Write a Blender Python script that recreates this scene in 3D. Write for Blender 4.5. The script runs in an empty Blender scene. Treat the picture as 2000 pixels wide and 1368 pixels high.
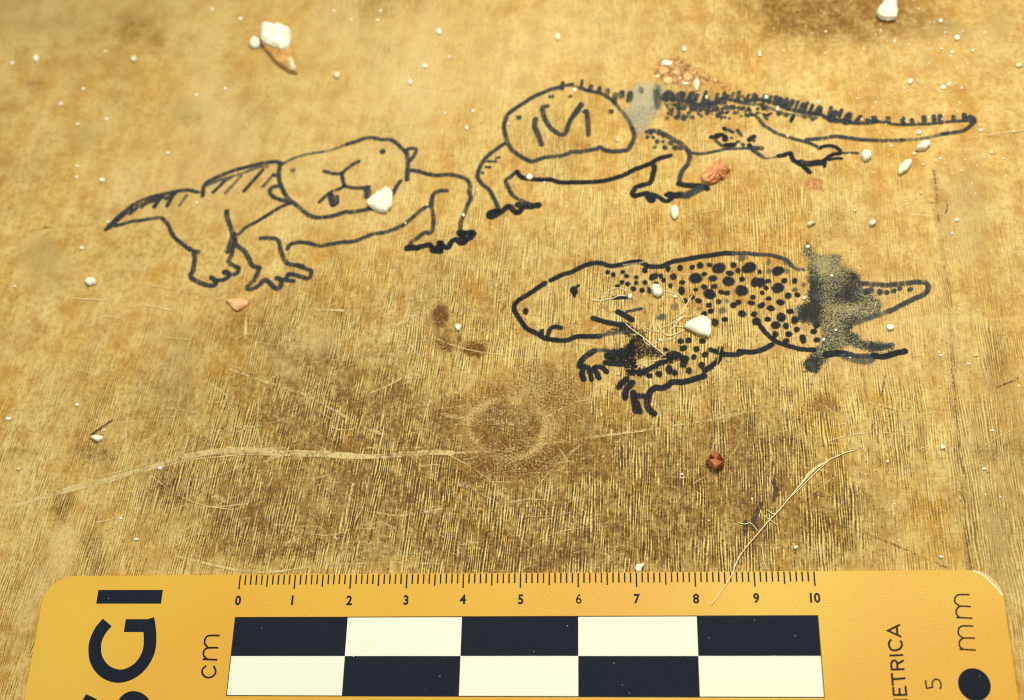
import bpy, bmesh, math, random
import numpy as np
from mathutils import Vector, Euler, noise as mnoise

random.seed(7)
rng = np.random.default_rng(7)
scene = bpy.context.scene
COL = scene.collection
CM = 0.01

# ------------------------------------------------------------------ camera
CAMP = Vector((7.19754, -5.89709, 21.66984 + 0.05)) * CM
CAME = Euler((0.439398, 0.102237, 0.0210426), 'XYZ')
FPX = 2500.0
cam_d = bpy.data.cameras.new('camera')
cam = bpy.data.objects.new('camera', cam_d); COL.objects.link(cam)
cam.location = CAMP; cam.rotation_euler = CAME
cam_d.sensor_fit = 'HORIZONTAL'; cam_d.sensor_width = 36.0
cam_d.lens = FPX / 2000.0 * 36.0
cam_d.clip_start = 0.005; cam_d.clip_end = 20.0
cam_d.dof.use_dof = True
cam_d.dof.focus_distance = 0.2255
cam_d.dof.aperture_fstop = 15.0
scene.camera = cam

# ------------------------------------------------------------------ light
world = bpy.data.worlds.new('World'); scene.world = world
world.use_nodes = True
world.node_tree.nodes['Background'].inputs[0].default_value = (1.0, 0.98, 0.93, 1)
world.node_tree.nodes['Background'].inputs[1].default_value = 0.30

def area(name, loc, target, size, power, color):
    l = bpy.data.lights.new(name, 'AREA'); l.shape = 'DISK'; l.size = size * CM
    l.energy = power; l.color = color
    o = bpy.data.objects.new(name, l); COL.objects.link(o)
    o.location = Vector(loc) * CM
    d = (Vector(target) - Vector(loc))
    o.rotation_euler = d.to_track_quat('-Z', 'Y').to_euler()
    return o
area('key_lamp', (13, 18.5, 33), (6.5, 6, 0), 12, 1.45, (0.99, 0.99, 0.845))
area('window_light', (-34, -3, 38), (4, 3, 0), 34, 0.8, (0.80, 0.92, 1.0))

scene.view_settings.view_transform = 'Standard'
scene.view_settings.look = 'None'
scene.view_settings.gamma = 1.0
scene.view_settings.exposure = 0.0
scene.view_settings.use_curve_mapping = False
scene.cycles.max_bounces = 4; scene.cycles.diffuse_bounces = 2; scene.cycles.glossy_bounces = 2
scene.cycles.transparent_max_bounces = 10; scene.cycles.filter_width = 1.1

# ------------------------------------------------------------------ helpers
CAMR = CAME.to_matrix()
def at(px, py, z=0.0):
    """photo pixel -> world point (metres) on the horizontal plane z (cm)"""
    d = CAMR @ Vector(((px - 1000) / FPX, (684 - py) / FPX, -1.0))
    t = (z * CM - CAMP.z) / d.z
    return CAMP + d * t
def zc(region, scale, pts):
    return [(region[0] + p[0] / scale, region[1] + p[1] / scale) + tuple(p[2:]) for p in pts]

def link(name, mesh, mat, parent=None, loc=None):
    o = bpy.data.objects.new(name, mesh); COL.objects.link(o)
    if mat is not None:
        mesh.materials.clear(); mesh.materials.append(mat)
    if parent is not None: o.parent = parent
    if loc is not None: o.location = loc
    return o
def empty(name, loc, label, cat, group=None):
    o = bpy.data.objects.new(name, None); COL.objects.link(o); o.location = loc
    o.empty_display_size = 0.005
    tag(o, label, cat, group); return o
def tag(o, label, cat, group=None):
    o['label'] = label; o['category'] = cat
    if group: o['group'] = group
def mesh_from(name, verts, faces, org=Vector((0, 0, 0)), smooth=False):
    me = bpy.data.meshes.new(name)
    me.from_pydata([tuple(Vector(v) - org) for v in verts], [], faces)
    me.update()
    if smooth:
        for p in me.polygons: p.use_smooth = True
    return me

# ------------------------------------------------------------------ node tools
class NT:
    def __init__(self, name):
        self.m = bpy.data.materials.new(name); self.m.use_nodes = True
        self.t = self.m.node_tree; self.t.nodes.clear()
        self.out = self.t.nodes.new('ShaderNodeOutputMaterial')
    def n(self, typ, ins=None, **kw):
        nd = self.t.nodes.new(typ)
        for k, v in kw.items(): setattr(nd, k, v)
        if ins:
            for k, v in ins.items(): self.set(nd, k, v)
        return nd
    def set(self, nd, k, v):
        s = nd.inputs[k]
        if hasattr(v, 'bl_idname') and not isinstance(v, bpy.types.NodeSocket): v = v.outputs[0]
        if isinstance(v, bpy.types.NodeSocket): self.t.links.new(v, s)
        else: s.default_value = v
    def math(self, op, a, b=None, c=None, clamp=False):
        nd = self.n('ShaderNodeMath', operation=op, use_clamp=clamp)
        for i, v in enumerate((a, b, c)):
            if v is not None: self.set(nd, i, v)
        return nd.outputs[0]
    def mix(self, f, a, b, blend='MIX'):
        nd = self.n('ShaderNodeMix', data_type='RGBA', blend_type=blend)
        self.set(nd, 0, f)
        for i, v in ((6, a), (7, b)):
            if isinstance(v, (tuple, list)): v = tuple(v) + ((1,) if len(v) == 3 else ())
            self.set(nd, i, v)
        return nd.outputs[2]
    def step(self, v, lo, hi, a=0.0, b=1.0):
        nd = self.n('ShaderNodeMapRange', interpolation_type='SMOOTHSTEP')
        self.set(nd, 0, v); self.set(nd, 1, lo); self.set(nd, 2, hi); self.set(nd, 3, a); self.set(nd, 4, b)
        return nd.outputs[0]
    def attr(self, name):
        return self.n('ShaderNodeAttribute', attribute_name=name).outputs['Fac']
    def pos(self, scale, rot=0.0):
        g = self.n('ShaderNodeNewGeometry')
        mp = self.n('ShaderNodeMapping'); self.set(mp, 0, g.outputs['Position'])
        mp.inputs['Scale'].default_value = tuple(s * 100 for s in scale)
        if rot:
            # rotate first
            mp.inputs['Rotation'].default_value = (0, 0, rot)
        return mp.outputs[0]
    def scaled(self, vec, sc, off=(0, 0, 0)):
        mp = self.n('ShaderNodeMapping'); self.set(mp, 0, vec)
        mp.inputs['Scale'].default_value = sc; mp.inputs['Location'].default_value = off
        return mp.outputs[0]
    def noise(self, vec, scale=1.0, detail=3.0, rough=0.55, dist=0.0):
        nd = self.n('ShaderNodeTexNoise')
        self.set(nd, 'Vector', vec); nd.inputs['Scale'].default_value = scale
        nd.inputs['Detail'].default_value = detail; nd.inputs['Roughness'].default_value = rough
        nd.inputs['Distortion'].default_value = dist
        return nd.outputs['Fac']
    def bsdf(self, **ins):
        nd = self.n('ShaderNodeBsdfPrincipled')
        for k, v in ins.items():
            k = k.replace('_', ' ')
            if isinstance(v, tuple) and len(v) == 3 and k.endswith('Color'): v = v + (1,)
            self.set(nd, k, v)
        return nd
    def bump(self, h, strength, dist):
        nd = self.n('ShaderNodeBump'); self.set(nd, 'Height', h)
        nd.inputs['Strength'].default_value = strength; nd.inputs['Distance'].default_value = dist
        return nd.outputs[0]
    def finish(self, sh, alpha=None):
        s = sh.outputs[0] if hasattr(sh, 'outputs') else sh
        if alpha is not None:
            tr = self.n('ShaderNodeBsdfTransparent')
            mx = self.n('ShaderNodeMixShader'); self.set(mx, 0, alpha)
            self.t.links.new(tr.outputs[0], mx.inputs[1]); self.t.links.new(s, mx.inputs[2])
            s = mx.outputs[0]
        self.t.links.new(s, self.out.inputs[0]); return self.m

def srgb(r, g, b):
    f = lambda c: c / 12.92 if c <= 0.04045 else ((c + 0.055) / 1.055) ** 2.4
    return tuple(f(c / 255.0) for c in (r, g, b))

# ------------------------------------------------------------------ wood material
def make_wood():
    T = NT('worn_wood')
    u, v = T.attr('gu'), T.attr('gv')
    cx = T.n('ShaderNodeCombineXYZ', {0: u, 1: v})
    V = cx.outputs[0]
    P = T.pos((1, 1, 1))
    g, dirt, rust, grey, pale = (T.attr(a) for a in ('grain', 'dirt', 'rust', 'grey', 'pale'))
    # skewed copy of the grain coordinates so that no noise lattice lines up with the picture
    VS = T.n('ShaderNodeCombineXYZ', {0: u, 1: T.math('MULTIPLY_ADD', u, 0.9, v), 2: T.math('MULTIPLY', u, 0.63)}).outputs[0]
    n1 = T.noise(T.scaled(VS, (4.6, 0.85, 1)), 1.0, 2, 0.5)
    n2 = T.noise(T.scaled(VS, (34, 3.4, 8), (3, 7, 0)), 1.0, 2, 0.6)
    nb = T.noise(T.scaled(VS, (2.6, 0.25, 1), (1, 5, 2)), 1.0, 4, 0.65)
    na = T.noise(T.scaled(VS, (2.2, 1.1, 1), (8, 1, 4)), 1.0, 3, 0.6)
    n3 = T.noise(T.scaled(V, (0.75, 0.38, 1), (11, 3, 0)), 1.0, 5, 0.62)
    n4 = T.noise(P, 27.0, 3, 0.7)
    n5 = T.noise(T.scaled(P, (1, 1, 1), (5, 9, 2)), 2.6, 5, 0.7)
    n6 = T.noise(T.scaled(P, (1, 1, 1), (2, 1, 8)), 9.0, 4, 0.65)
    n7 = T.noise(T.scaled(P, (1, 1, 1), (7, 1, 3)), 22.0, 3, 0.6)
    # thin parallel lines: zero crossings of a strongly stretched noise
    ph = T.math('MULTIPLY_ADD', n1, 21.0, T.math('MULTIPLY', u, 6.2832 / 0.047))
    sl = T.math('MULTIPLY_ADD', T.math('SINE', ph), 0.5, 0.5)
    s = T.math('MULTIPLY', T.math('SUBTRACT', sl, 0.5), T.step(na, 0.36, 0.64, 0.06, 0.50))
    s = T.math('ADD', T.math('MULTIPLY_ADD', T.math('SUBTRACT', n2, 0.5), 0.9, 0.5), s)
    s = T.math('MULTIPLY_ADD', T.math('SUBTRACT', n7, 0.5), 0.62, s)
    hgt = T.math('MULTIPLY_ADD', n2, 0.6, T.math('MULTIPLY', sl, 0.25))
    brk = T.math('MULTIPLY', rust, 0.8, clamp=True)
    s = T.math('ADD', T.math('MULTIPLY', s, T.math('SUBTRACT', 1.0, brk)), T.math('MULTIPLY', T.math('MULTIPLY_ADD', T.math('SUBTRACT', n4, 0.5), 1.9, 0.45), brk))
    darkS = T.step(s, 0.45, 0.22)
    lightS = T.step(s, 0.55, 0.80)
    base = T.mix(T.step(n3, 0.34, 0.66), srgb(213, 180, 108), srgb(201, 153, 66))
    base = T.mix(T.math('MULTIPLY', T.step(nb, 0.5, 0.66), 0.55), base, srgb(226, 198, 128))
    base = T.mix(T.math('MULTIPLY', T.step(nb, 0.5, 0.34), 0.5), base, srgb(170, 128, 62))
    base = T.mix(T.math('MULTIPLY', T.step(n5, 0.45, 0.68), 0.6), base, srgb(224, 196, 124))
    base = T.mix(T.math('MULTIPLY', T.step(n5, 0.52, 0.32), 0.6), base, srgb(176, 120, 48))
    base = T.mix(T.math('MULTIPLY', T.step(n6, 0.54, 0.36), 0.5), base, srgb(180, 127, 52))
    base = T.mix(T.math('MULTIPLY', pale, T.step(n4, 0.40, 0.56, 0.25, 0.95)), base, srgb(224, 192, 132))
    base = T.mix(T.math('MULTIPLY', grey, T.step(n6, 0.3, 0.6, 0.3, 0.75)), base, srgb(172, 146, 94))
    dm = T.math('MULTIPLY', dirt, T.step(T.math('MULTIPLY_ADD', n6, 0.6, T.math('MULTIPLY', n5, 0.4)), 0.66, 0.36, 0.35, 0.85), clamp=True)
    base = T.mix(dm, base, srgb(116, 78, 24))
    rm = T.math('MULTIPLY', rust, T.step(n4, 0.56, 0.42, 0.2, 0.8), clamp=True)
    base = T.mix(rm, base, srgb(122, 70, 30))
    dk = T.math('MULTIPLY', darkS, T.math('MULTIPLY', g, T.math('MULTIPLY_ADD', dirt, 0.42, 0.6)), clamp=True)
    c = T.mix(dk, base, srgb(74, 52, 18))
    c = T.mix(T.math('MULTIPLY', lightS, T.math('MULTIPLY', g, 0.75), clamp=True), c, srgb(240, 214, 132))
    vo = T.n('ShaderNodeTexVoronoi'); T.set(vo, 'Vector', P); vo.inputs['Scale'].default_value = 8.0
    vm = T.step(vo.outputs['Distance'], 0.15, 0.07)
    pick = T.math('GREATER_THAN', T.n('ShaderNodeSeparateColor', {0: vo.outputs['Color']}).outputs[0], 0.5)
    pore = T.math('MULTIPLY', vm, pick)
    c = T.mix(T.math('MULTIPLY', pore, T.math('MULTIPLY_ADD', g, 0.6, 0.15)), c, srgb(48, 32, 14))
    h = T.math('MULTIPLY', hgt, T.math('MULTIPLY_ADD', g, 1.0, 0.12))
    h = T.math('MULTIPLY_ADD', n4, T.math('MULTIPLY_ADD', g, 0.12, 0.05), h)
    h = T.math('MULTIPLY_ADD', pore, -0.2, h)
    b = T.bump(h, 0.5, 0.0005)
    rough = T.step(n6, 0.3, 0.7, 0.42, 0.6)
    return T.finish(T.bsdf(Base_Color=c, Roughness=rough, Normal=b, Specular_IOR_Level=0.16))
WOOD = make_wood()

# ------------------------------------------------------------------ tabletop
def axis(lo, hi, step, outer):
    inner = np.arange(lo, hi + 1e-6, step)
    ext = []
    d, x = step, 0.0
    while x < outer:
        d *= 1.35; x += d; ext.append(x)
    ext = np.array(ext)
    return np.concatenate([lo - ext[::-1], inner, hi + ext])
gx = axis(-8.2, 17.0, 0.062, 32); gy = axis(-3.2, 14.6, 0.062, 26)
NX, NY = len(gx), len(gy)
XX, YY = np.meshgrid(gx, gy)          # cm
# photo pixel of each vertex (only used to say where on the board a stain lies)
Rm = np.array(CAMR)
q = (np.stack([XX, YY, 0 * XX], -1) - np.array(CAMP) / CM) @ Rm
PX = 1000 + FPX * q[..., 0] / -q[..., 2]; PY = 684 - FPX * q[..., 1] / -q[..., 2]

def vnoise(scale, seed, octv=4, sx=1.0, sy=1.0):
    """smooth value noise on the grid"""
    r = np.random.default_rng(seed); out = 0 * XX; amp = 1.0; tot = 0
    for o in range(octv):
        s = scale / 2 ** o
        tab = r.random((256, 256))
        a = (XX * sx + 100) / s; b = (YY * sy + 100) / s
        i = np.floor(a).astype(int); j = np.floor(b).astype(int); fa = a - i; fb = b - j
        fa = fa * fa * (3 - 2 * fa); fb = fb * fb * (3 - 2 * fb)
        t = lambda ii, jj: tab[ii % 256, jj % 256]
        out += amp * ((t(i, j) * (1 - fa) + t(i + 1, j) * fa) * (1 - fb) + (t(i, j + 1) * (1 - fa) + t(i + 1, j + 1) * fa) * fb)
        tot += amp; amp *= 0.55
    return out / tot
W1 = vnoise(1.6, 1) - 0.5; W2 = vnoise(0.5, 2) - 0.5; W3 = vnoise(0.25, 3, 2) - 0.5
def blob(cx, cy, rx, ry, amt=1.0, ang=0.0, soft=0.6, rag=0.9):
    c, s = math.cos(ang), math.sin(ang)
    dx, dy = PX - cx, PY - cy
    a = (dx * c + dy * s) / rx; b = (-dx * s + dy * c) / ry
    d = np.sqrt(a * a + b * b) + rag * (W1 * 0.7 + W2 * 0.6 + W3 * 0.3)
    t = np.clip((1 + soft - d) / (2 * soft), 0, 1)
    return amt * t * t * (3 - 2 * t)
def line(pts, w, amt, rag=0.5):
    d = np.full(PX.shape, 1e9)
    for (x0, y0), (x1, y1) in zip(pts[:-1], pts[1:]):
        L = (x1 - x0) ** 2 + (y1 - y0) ** 2 + 1e-9
        t = np.clip(((PX - x0) * (x1 - x0) + (PY - y0) * (y1 - y0)) / L, 0, 1)
        d = np.minimum(d, np.hypot(PX - x0 - t * (x1 - x0), PY - y0 - t * (y1 - y0)))
    d = d / w + rag * (W2 + W3)
    return amt * np.clip(1.3 - d, 0, 1)

dirt = 0.10 + 0.55 * np.clip(W1 + 0.05, 0, 1)
for a in [(700, 700, 300, 190, .30), (1150, 610, 330, 130, .20), (520, 880, 330, 220, .30), (1600, 900, 200, 200, .18), (300, 480, 160, 120, .16), (1080, 960, 420, 150, .62), (760, 940, 260, 170, .48), (1380, 930, 200, 150, .55), (1250, 1050, 330, 90, .5),
          (420, 960, 130, 90, .38), (600, 800, 150, 90, .25), (990, 835, 62, 46, .8, 0, .4), (1080, 750, 50, 40, .4), (735, 805, 45, 28, .6),
          (735, 800, 9, 22, .9), (190, 885, 36, 22, .8), (330, 955, 26, 40, .7), (125, 985, 20, 34, .7), (180, 1085, 24, 60, .6),
          (1640, 20, 190, 66, .95), (1560, 20, 80, 40, .35), (1480, 990, 24, 80, .8), (1515, 955, 8, 42, .9), (1465, 1030, 16, 24, .8),
          (1610, 800, 26, 22, .5), (1380, 440, 45, 30, .5), (300, 790, 60, 80, .25), (0, 885, 80, 10, .5), (1955, 880, 60, 22, .55),
          (1945, 700, 24, 60, .4), (270, 50, 40, 26, .45), (310, 85, 14, 26, .5), (70, 170, 18, 12, .6), (35, 100, 22, 14, .4),
          (370, 235, 22, 14, .45), (230, 60, 60, 30, .25), (740, 8, 40, 24, .5), (860, 640, 10, 30, .2), (1000, 1090, 120, 30, .35),
          (500, 650, 70, 30, .3), (650, 620, 50, 20, .2), (1680, 1010, 60, 60, .22), (1770, 860, 40, 70, .22), (60, 1200, 60, 120, .2),
          (480, 1000, 80, 70, .3), (560, 1060, 100, 40, .3), (1180, 860, 110, 70, .3), (640, 700, 14, 10, .4)]:
    dirt = dirt + blob(*a)
dirt = dirt + line([(1825, 330), (1836, 460), (1853, 560), (1858, 690), (1870, 840), (1882, 960), (1890, 1060), (1893, 1130)], 6, .5)
dirt = dirt + line([(1896, 1000), (1897, 1120)], 13, .3)
dirt = dirt * (1 - blob(1500, 300, 330, 120, .35)) 
rust = 0 * XX
for a in [(860, 615, 17, 26, 1.2, .3, .3, .5), (868, 673, 22, 14, 1.2, .6, .3, .5), (897, 662, 9, 11, 1.1, 0, .3, .5), (926, 681, 29, 17, 1.2, .1, .3, .5),
          (1000, 830, 125, 95, .65), (1090, 760, 60, 60, .45), (1000, 905, 115, 40, .7), (1640, 25, 120, 40, .35),
          (1480, 1010, 30, 60, .4), (1130, 285, 25, 10, .5), (1640, 445, 60, 40, .35), (1400, 880, 120, 60, .25), (780, 790, 60, 40, .3),
          (1600, 790, 18, 14, .7), (1500, 70, 30, 20, .3), (690, 930, 40, 70, .3), (1250, 500, 200, 80, .12), (1640, 530, 60, 30, .3)]:
    rust = rust + blob(*a)
ringd = np.hypot((PX - 992) / 80.0, (PY - 838) / 58.0) + 0.25 * (W2 + W3)
pale = 0.12 * blob(1000, 838, 1, 1, 0) + 0.4 * np.exp(-((ringd - 1.0) / 0.13) ** 2) * (0.45 + 0.9 * np.clip(W3 + .3, 0, 1))
dirt = dirt * (1 - 0.7 * np.clip(pale, 0, 1))
for a in [(850, 110, 260, 110, .6), (560, 320, 260, 120, .35), (120, 1080, 26, 60, 1.0, .3), (60, 1170, 20, 60, .7, .3), (820, 160, 26, 160, .7, .15),
          (640, 30, 30, 60, .5, .2), (1480, 290, 60, 30, .8), (1850, 90, 160, 60, .35), (430, 230, 60, 80, .4), (1520, 120, 20, 30, .5),
          (630, 665, 34, 26, .8), (320, 370, 120, 70, .3), (1230, 60, 160, 70, .35), (400, 100, 16, 60, .5, .2), (1700, 620, 140, 100, .25),
          (1760, 700, 150, 60, .3), (280, 600, 120, 60, .25), (560, 715, 14, 28, .8), (530, 690, 14, 28, .6)]:
    pale = pale + blob(*a)
grey = 0.25 * np.clip(W1 + .1, 0, 1) + 0.55 * np.clip((520 - PY) / 400, 0, 1) * np.clip((1350 - PX) / 900, 0, 1) + .25 * np.clip((120 - PY) / 200, 0, 1)
for a in [(350, 730, 40, 90, .8), (170, 270, 20, 30, .6), (560, 960, 130, 50, .6), (640, 700, 40, 30, .7), (610, 810, 40, 30, .7), (840, 620, 40, 90, .5),
          (1855, 60, 60, 18, .8), (1950, 50, 30, 30, .6), (1810, 115, 8, 16, .9), (1930, 900, 70, 200, .6), (1890, 420, 50, 90, .55), (90, 520, 60, 60, .4),
          (1240, 690, 60, 30, .3), (360, 215, 30, 18, .5), (40, 30, 90, 40, .5), (150, 30, 30, 40, .5), (250, 20, 90, 20, .5), (1060, 1090, 90, 30, .6),
          (1530, 880, 20, 90, .4), (470, 860, 60, 40, .4), (300, 960, 50, 50, .4), (1520, 420, 30, 20, .5), (1960, 1060, 50, 80, .5), (80, 500, 40, 30, .4)]:
    grey = grey + blob(*a)
grain = 0.42 + 0.75 * np.clip((PY - 250) / 550, 0, 1) - 0.45 * np.clip((700 - PX) / 600, 0, 1) * np.clip((1150 - PY) / 500, 0, 1)
grain = grain - 0.45 * np.clip((PX - 1480) / 350, 0, 1) + 0.5 * W1
grain = grain + 0.32 * np.exp(-((PX - 1350) / 450) ** 2) * np.clip((PY - 120) / 200, 0, 1)
rust = rust * (1 - .75 * np.clip(pale, 0, 1))
grain = grain - 0.22 * np.clip((620 - PX) / 300, 0, 1)
grain = np.clip(grain, 0.10, 1.15) * (1 - 0.6 * np.clip(pale, 0, 1))
KT = np.interp(XX, [-6, 0, 4, 8, 12, 16], [0.14, 0.125, 0.075, 0.03, 0.0, -0.03])
GU = XX - KT * (YY - 4) + 0.10 * (vnoise(3.0, 9, 2) - .5) + 50
GV = YY + 50

verts = np.stack([XX, YY, 0 * XX], -1).reshape(-1, 3) * CM
idx = np.arange(NX * NY).reshape(NY, NX)
quads = np.stack([idx[:-1, :-1], idx[:-1, 1:], idx[1:, 1:], idx[1:, :-1]], -1).reshape(-1, 4)
# rim and underside so that the board is a solid slab 18 mm thick
border = np.concatenate([idx[0, :], idx[1:, -1], idx[-1, -2::-1], idx[-2:0:-1, 0]])
nb = len(border); low0 = len(verts)
lowv = verts[border].copy(); lowv[:, 2] = -0.018
allv = np.concatenate([verts, lowv])
faces = quads.tolist() + [[int(border[(k + 1) % nb]), int(border[k]), low0 + k, low0 + (k + 1) % nb] for k in range(nb)]
faces.append([low0 + k for k in range(nb)][::-1])
me = bpy.data.meshes.new('tabletop'); me.from_pydata(allv.tolist(), [], faces); me.update()
def put(me, name, arr, pad=0.0):
    a = me.attributes.new(name, 'FLOAT', 'POINT')
    f = np.concatenate([arr.reshape(-1), np.full(len(me.vertices) - arr.size, pad)]).astype(np.float32)
    a.data.foreach_set('value', f)
for nm, arr in (('gu', GU), ('gv', GV), ('grain', grain), ('dirt', np.clip(dirt, 0, 1.2)), ('rust', np.clip(rust, 0, 1.2)), ('grey', np.clip(grey, 0, 1)), ('pale', np.clip(pale, 0, 1))):
    put(me, nm, arr)
tabletop = link('tabletop', me, WOOD); tabletop['kind'] = 'structure'
tabletop['label'] = 'worn stained wooden tabletop with vertical grain'

# ------------------------------------------------------------------ ribbons
def catmull(pts, n=5):
    if len(pts) < 3: 
        a, b = pts[0], pts[-1]
        k = 6
        return [tuple(a[i] + (b[i] - a[i]) * t / k for i in range(len(a))) for t in range(k + 1)]
    P = [tuple(2 * pts[0][i] - pts[1][i] for i in range(len(pts[0])))] + list(pts) + [tuple(2 * pts[-1][i] - pts[-2][i] for i in range(len(pts[0])))]
    out = []
    for k in range(1, len(P) - 2):
        for s in range(n):
            t = s / n
            out.append(tuple(0.5 * (2 * P[k][i] + (P[k + 1][i] - P[k - 1][i]) * t + (2 * P[k - 1][i] - 5 * P[k][i] + 4 * P[k + 1][i] - P[k + 2][i]) * t * t
                             + (-P[k - 1][i] + 3 * P[k][i] - 3 * P[k + 1][i] + P[k + 2][i]) * t ** 3) for i in range(len(P[k]))))
    out.append(tuple(pts[-1])); return out
LAYER = [0]
def ribbon(name, pts, w, mat, parent, z0=0.0028, jit=0.10, smooth=5, taper=(1, 1), caps=True, org=None):
    """flat pen stroke: pts photo pixels, w pixel width; returns a mesh object lying on the board"""
    LAYER[0] += 1
    if name == 'spine': w = w * 1.28
    z = z0 + 0.0005 * (LAYER[0] % 36)
    sp = catmull(pts, smooth) if smooth else list(pts)
    W = [at(p[0], p[1], z) for p in sp]
    pxm = (at(pts[0][0] + 1, pts[0][1], z) - at(pts[0][0], pts[0][1], z)).length
    n = len(W); verts = []; faces = []
    ph = random.random() * 100
    L = []; R = []
    for i in range(n):
        t = (W[min(i + 1, n - 1)] - W[max(i - 1, 0)]); t.z = 0
        if t.length < 1e-9: t = Vector((1, 0, 0))
        t.normalize(); nv = Vector((-t.y, t.x, 0))
        f = i / max(1, n - 1)
        ww = (0.62 if mat is INK else 0.58 if mat in (INKF, INKG) else 0.5) * w * pxm * (taper[0] + (taper[1] - taper[0]) * f)
        a = ww * (1 + jit * 1.6 * mnoise.noise(Vector((i * 0.55 + ph, 0, 0)))); b = ww * (1 + jit * 1.6 * mnoise.noise(Vector((i * 0.55 + ph, 9, 0))))
        L.append(W[i] + nv * a); R.append(W[i] - nv * b)
    verts = L + R + W
    soft = [0.0] * (2 * n) + [1.0] * n
    for i in range(n - 1): faces += [(i, 2 * n + i, 2 * n + i + 1, i + 1), (2 * n + i, n + i, n + i + 1, 2 * n + i + 1)]
    if caps:
        for end, sgn in ((0, -1), (n - 1, 1)):
            c = W[end]; r0 = R[end] if sgn > 0 else L[end]; r1 = L[end] if sgn > 0 else R[end]
            a0 = math.atan2((r0 - c).y, (r0 - c).x)
            rad = 0.5 * ((r0 - c).length + (r1 - c).length)
            ring = [n + end if sgn > 0 else end]
            for k in range(1, 6):
                an = a0 + math.pi * k / 6
                verts.append(c + Vector((math.cos(an), math.sin(an), 0)) * rad * (0.9 + 0.15 * random.random())); ring.append(len(verts) - 1); soft.append(0.0)
            ring.append(end if sgn > 0 else n + end)
            for k in range(len(ring) - 1): faces.append((2 * n + end, ring[k], ring[k + 1]))
    else:
        for end in (0, n - 1): soft[2 * n + end] = 1.0
    o = org if org is not None else (parent.location.copy() if parent else Vector((0, 0, 0)))
    me = mesh_from(name, verts, faces, o)
    ea = me.attributes.new('soft', 'FLOAT', 'POINT'); ea.data.foreach_set('value', soft)
    return link(name, me, mat, parent)
def spot(name, cx, cy, w, h, mat, parent, ang=None):
    LAYER[0] += 1
    z = 0.0028 + 0.0005 * (LAYER[0] % 36)
    ang = random.uniform(-.4, .4) if ang is None else ang
    ph = random.random() * 50; verts = []; N = 16
    for k in range(N):
        a = 2 * math.pi * k / N
        r = 1 + 0.17 * mnoise.noise(Vector((math.cos(a) * 1.5 + ph, math.sin(a) * 1.5, 0)))
        x, y = math.cos(a) * w / 1.52 * r, math.sin(a) * h / 1.52 * r
        verts.append(at(cx + x * math.cos(ang) - y * math.sin(ang), cy + x * math.sin(ang) + y * math.cos(ang), z))
    verts.append(at(cx, cy, z))
    me = mesh_from(name, verts, [((k + 1) % N, k, N) for k in range(N)], parent.location.copy())
    ea = me.attributes.new('soft', 'FLOAT', 'POINT'); ea.data.foreach_set('value', [0.0] * N + [1.0])
    return link(name, me, mat, parent)

def make_ink(name, col, wear, rough=0.32, gloss=0.5, soft=0.12, grainy=1.0, edge=0.3):
    T = NT(name)
    P = T.pos((1, 1, 1))
    g = T.n('ShaderNodeNewGeometry')
    sk = T.scaled(P, (16, 2.6, 1))
    a = T.noise(sk, 1.0, 3, 0.6); b = T.noise(P, 26.0, 3, 0.6); c = T.noise(T.scaled(P, (1, 1, 1), (4, 2, 7)), 3.2, 3, 0.6)
    m = T.math('ADD', T.math('MULTIPLY', a, 0.38 * grainy), T.math('ADD', T.math('MULTIPLY', b, 0.32), T.math('MULTIPLY', c, 0.62 - 0.38 * grainy)))
    alpha = T.step(m, wear - soft, wear + soft, 0.10, 0.985)
    e = T.math('MULTIPLY_ADD', T.math('SUBTRACT', b, 0.5), 1.1 * edge, T.attr('soft'))
    alpha = T.math('MULTIPLY', alpha, T.step(e, 0.02, edge * 1.1))
    col2 = T.mix(T.step(b, 0.35, 0.68), col, tuple(min(1, x * 2.6 + 0.012) for x in col))
    bp = T.bump(T.math('MULTIPLY_ADD', b, 0.6, a), 0.4, 0.0003)
    return T.finish(T.bsdf(Base_Color=col2, Roughness=rough, Normal=bp, Specular_IOR_Level=gloss), alpha)
INK = make_ink('black_marker_ink', (0.004, 0.0045, 0.007), 0.355, 0.5, 0.07, 0.12, edge=0.32)
INKF = make_ink('faded_marker_ink', (0.017, 0.020, 0.022), 0.405, 0.55, 0.1, 0.13, edge=0.45)
INKG = make_ink('rubbed_marker_ink', (0.03, 0.036, 0.037), 0.46, 0.55, 0.1, 0.18, edge=0.55)

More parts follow.
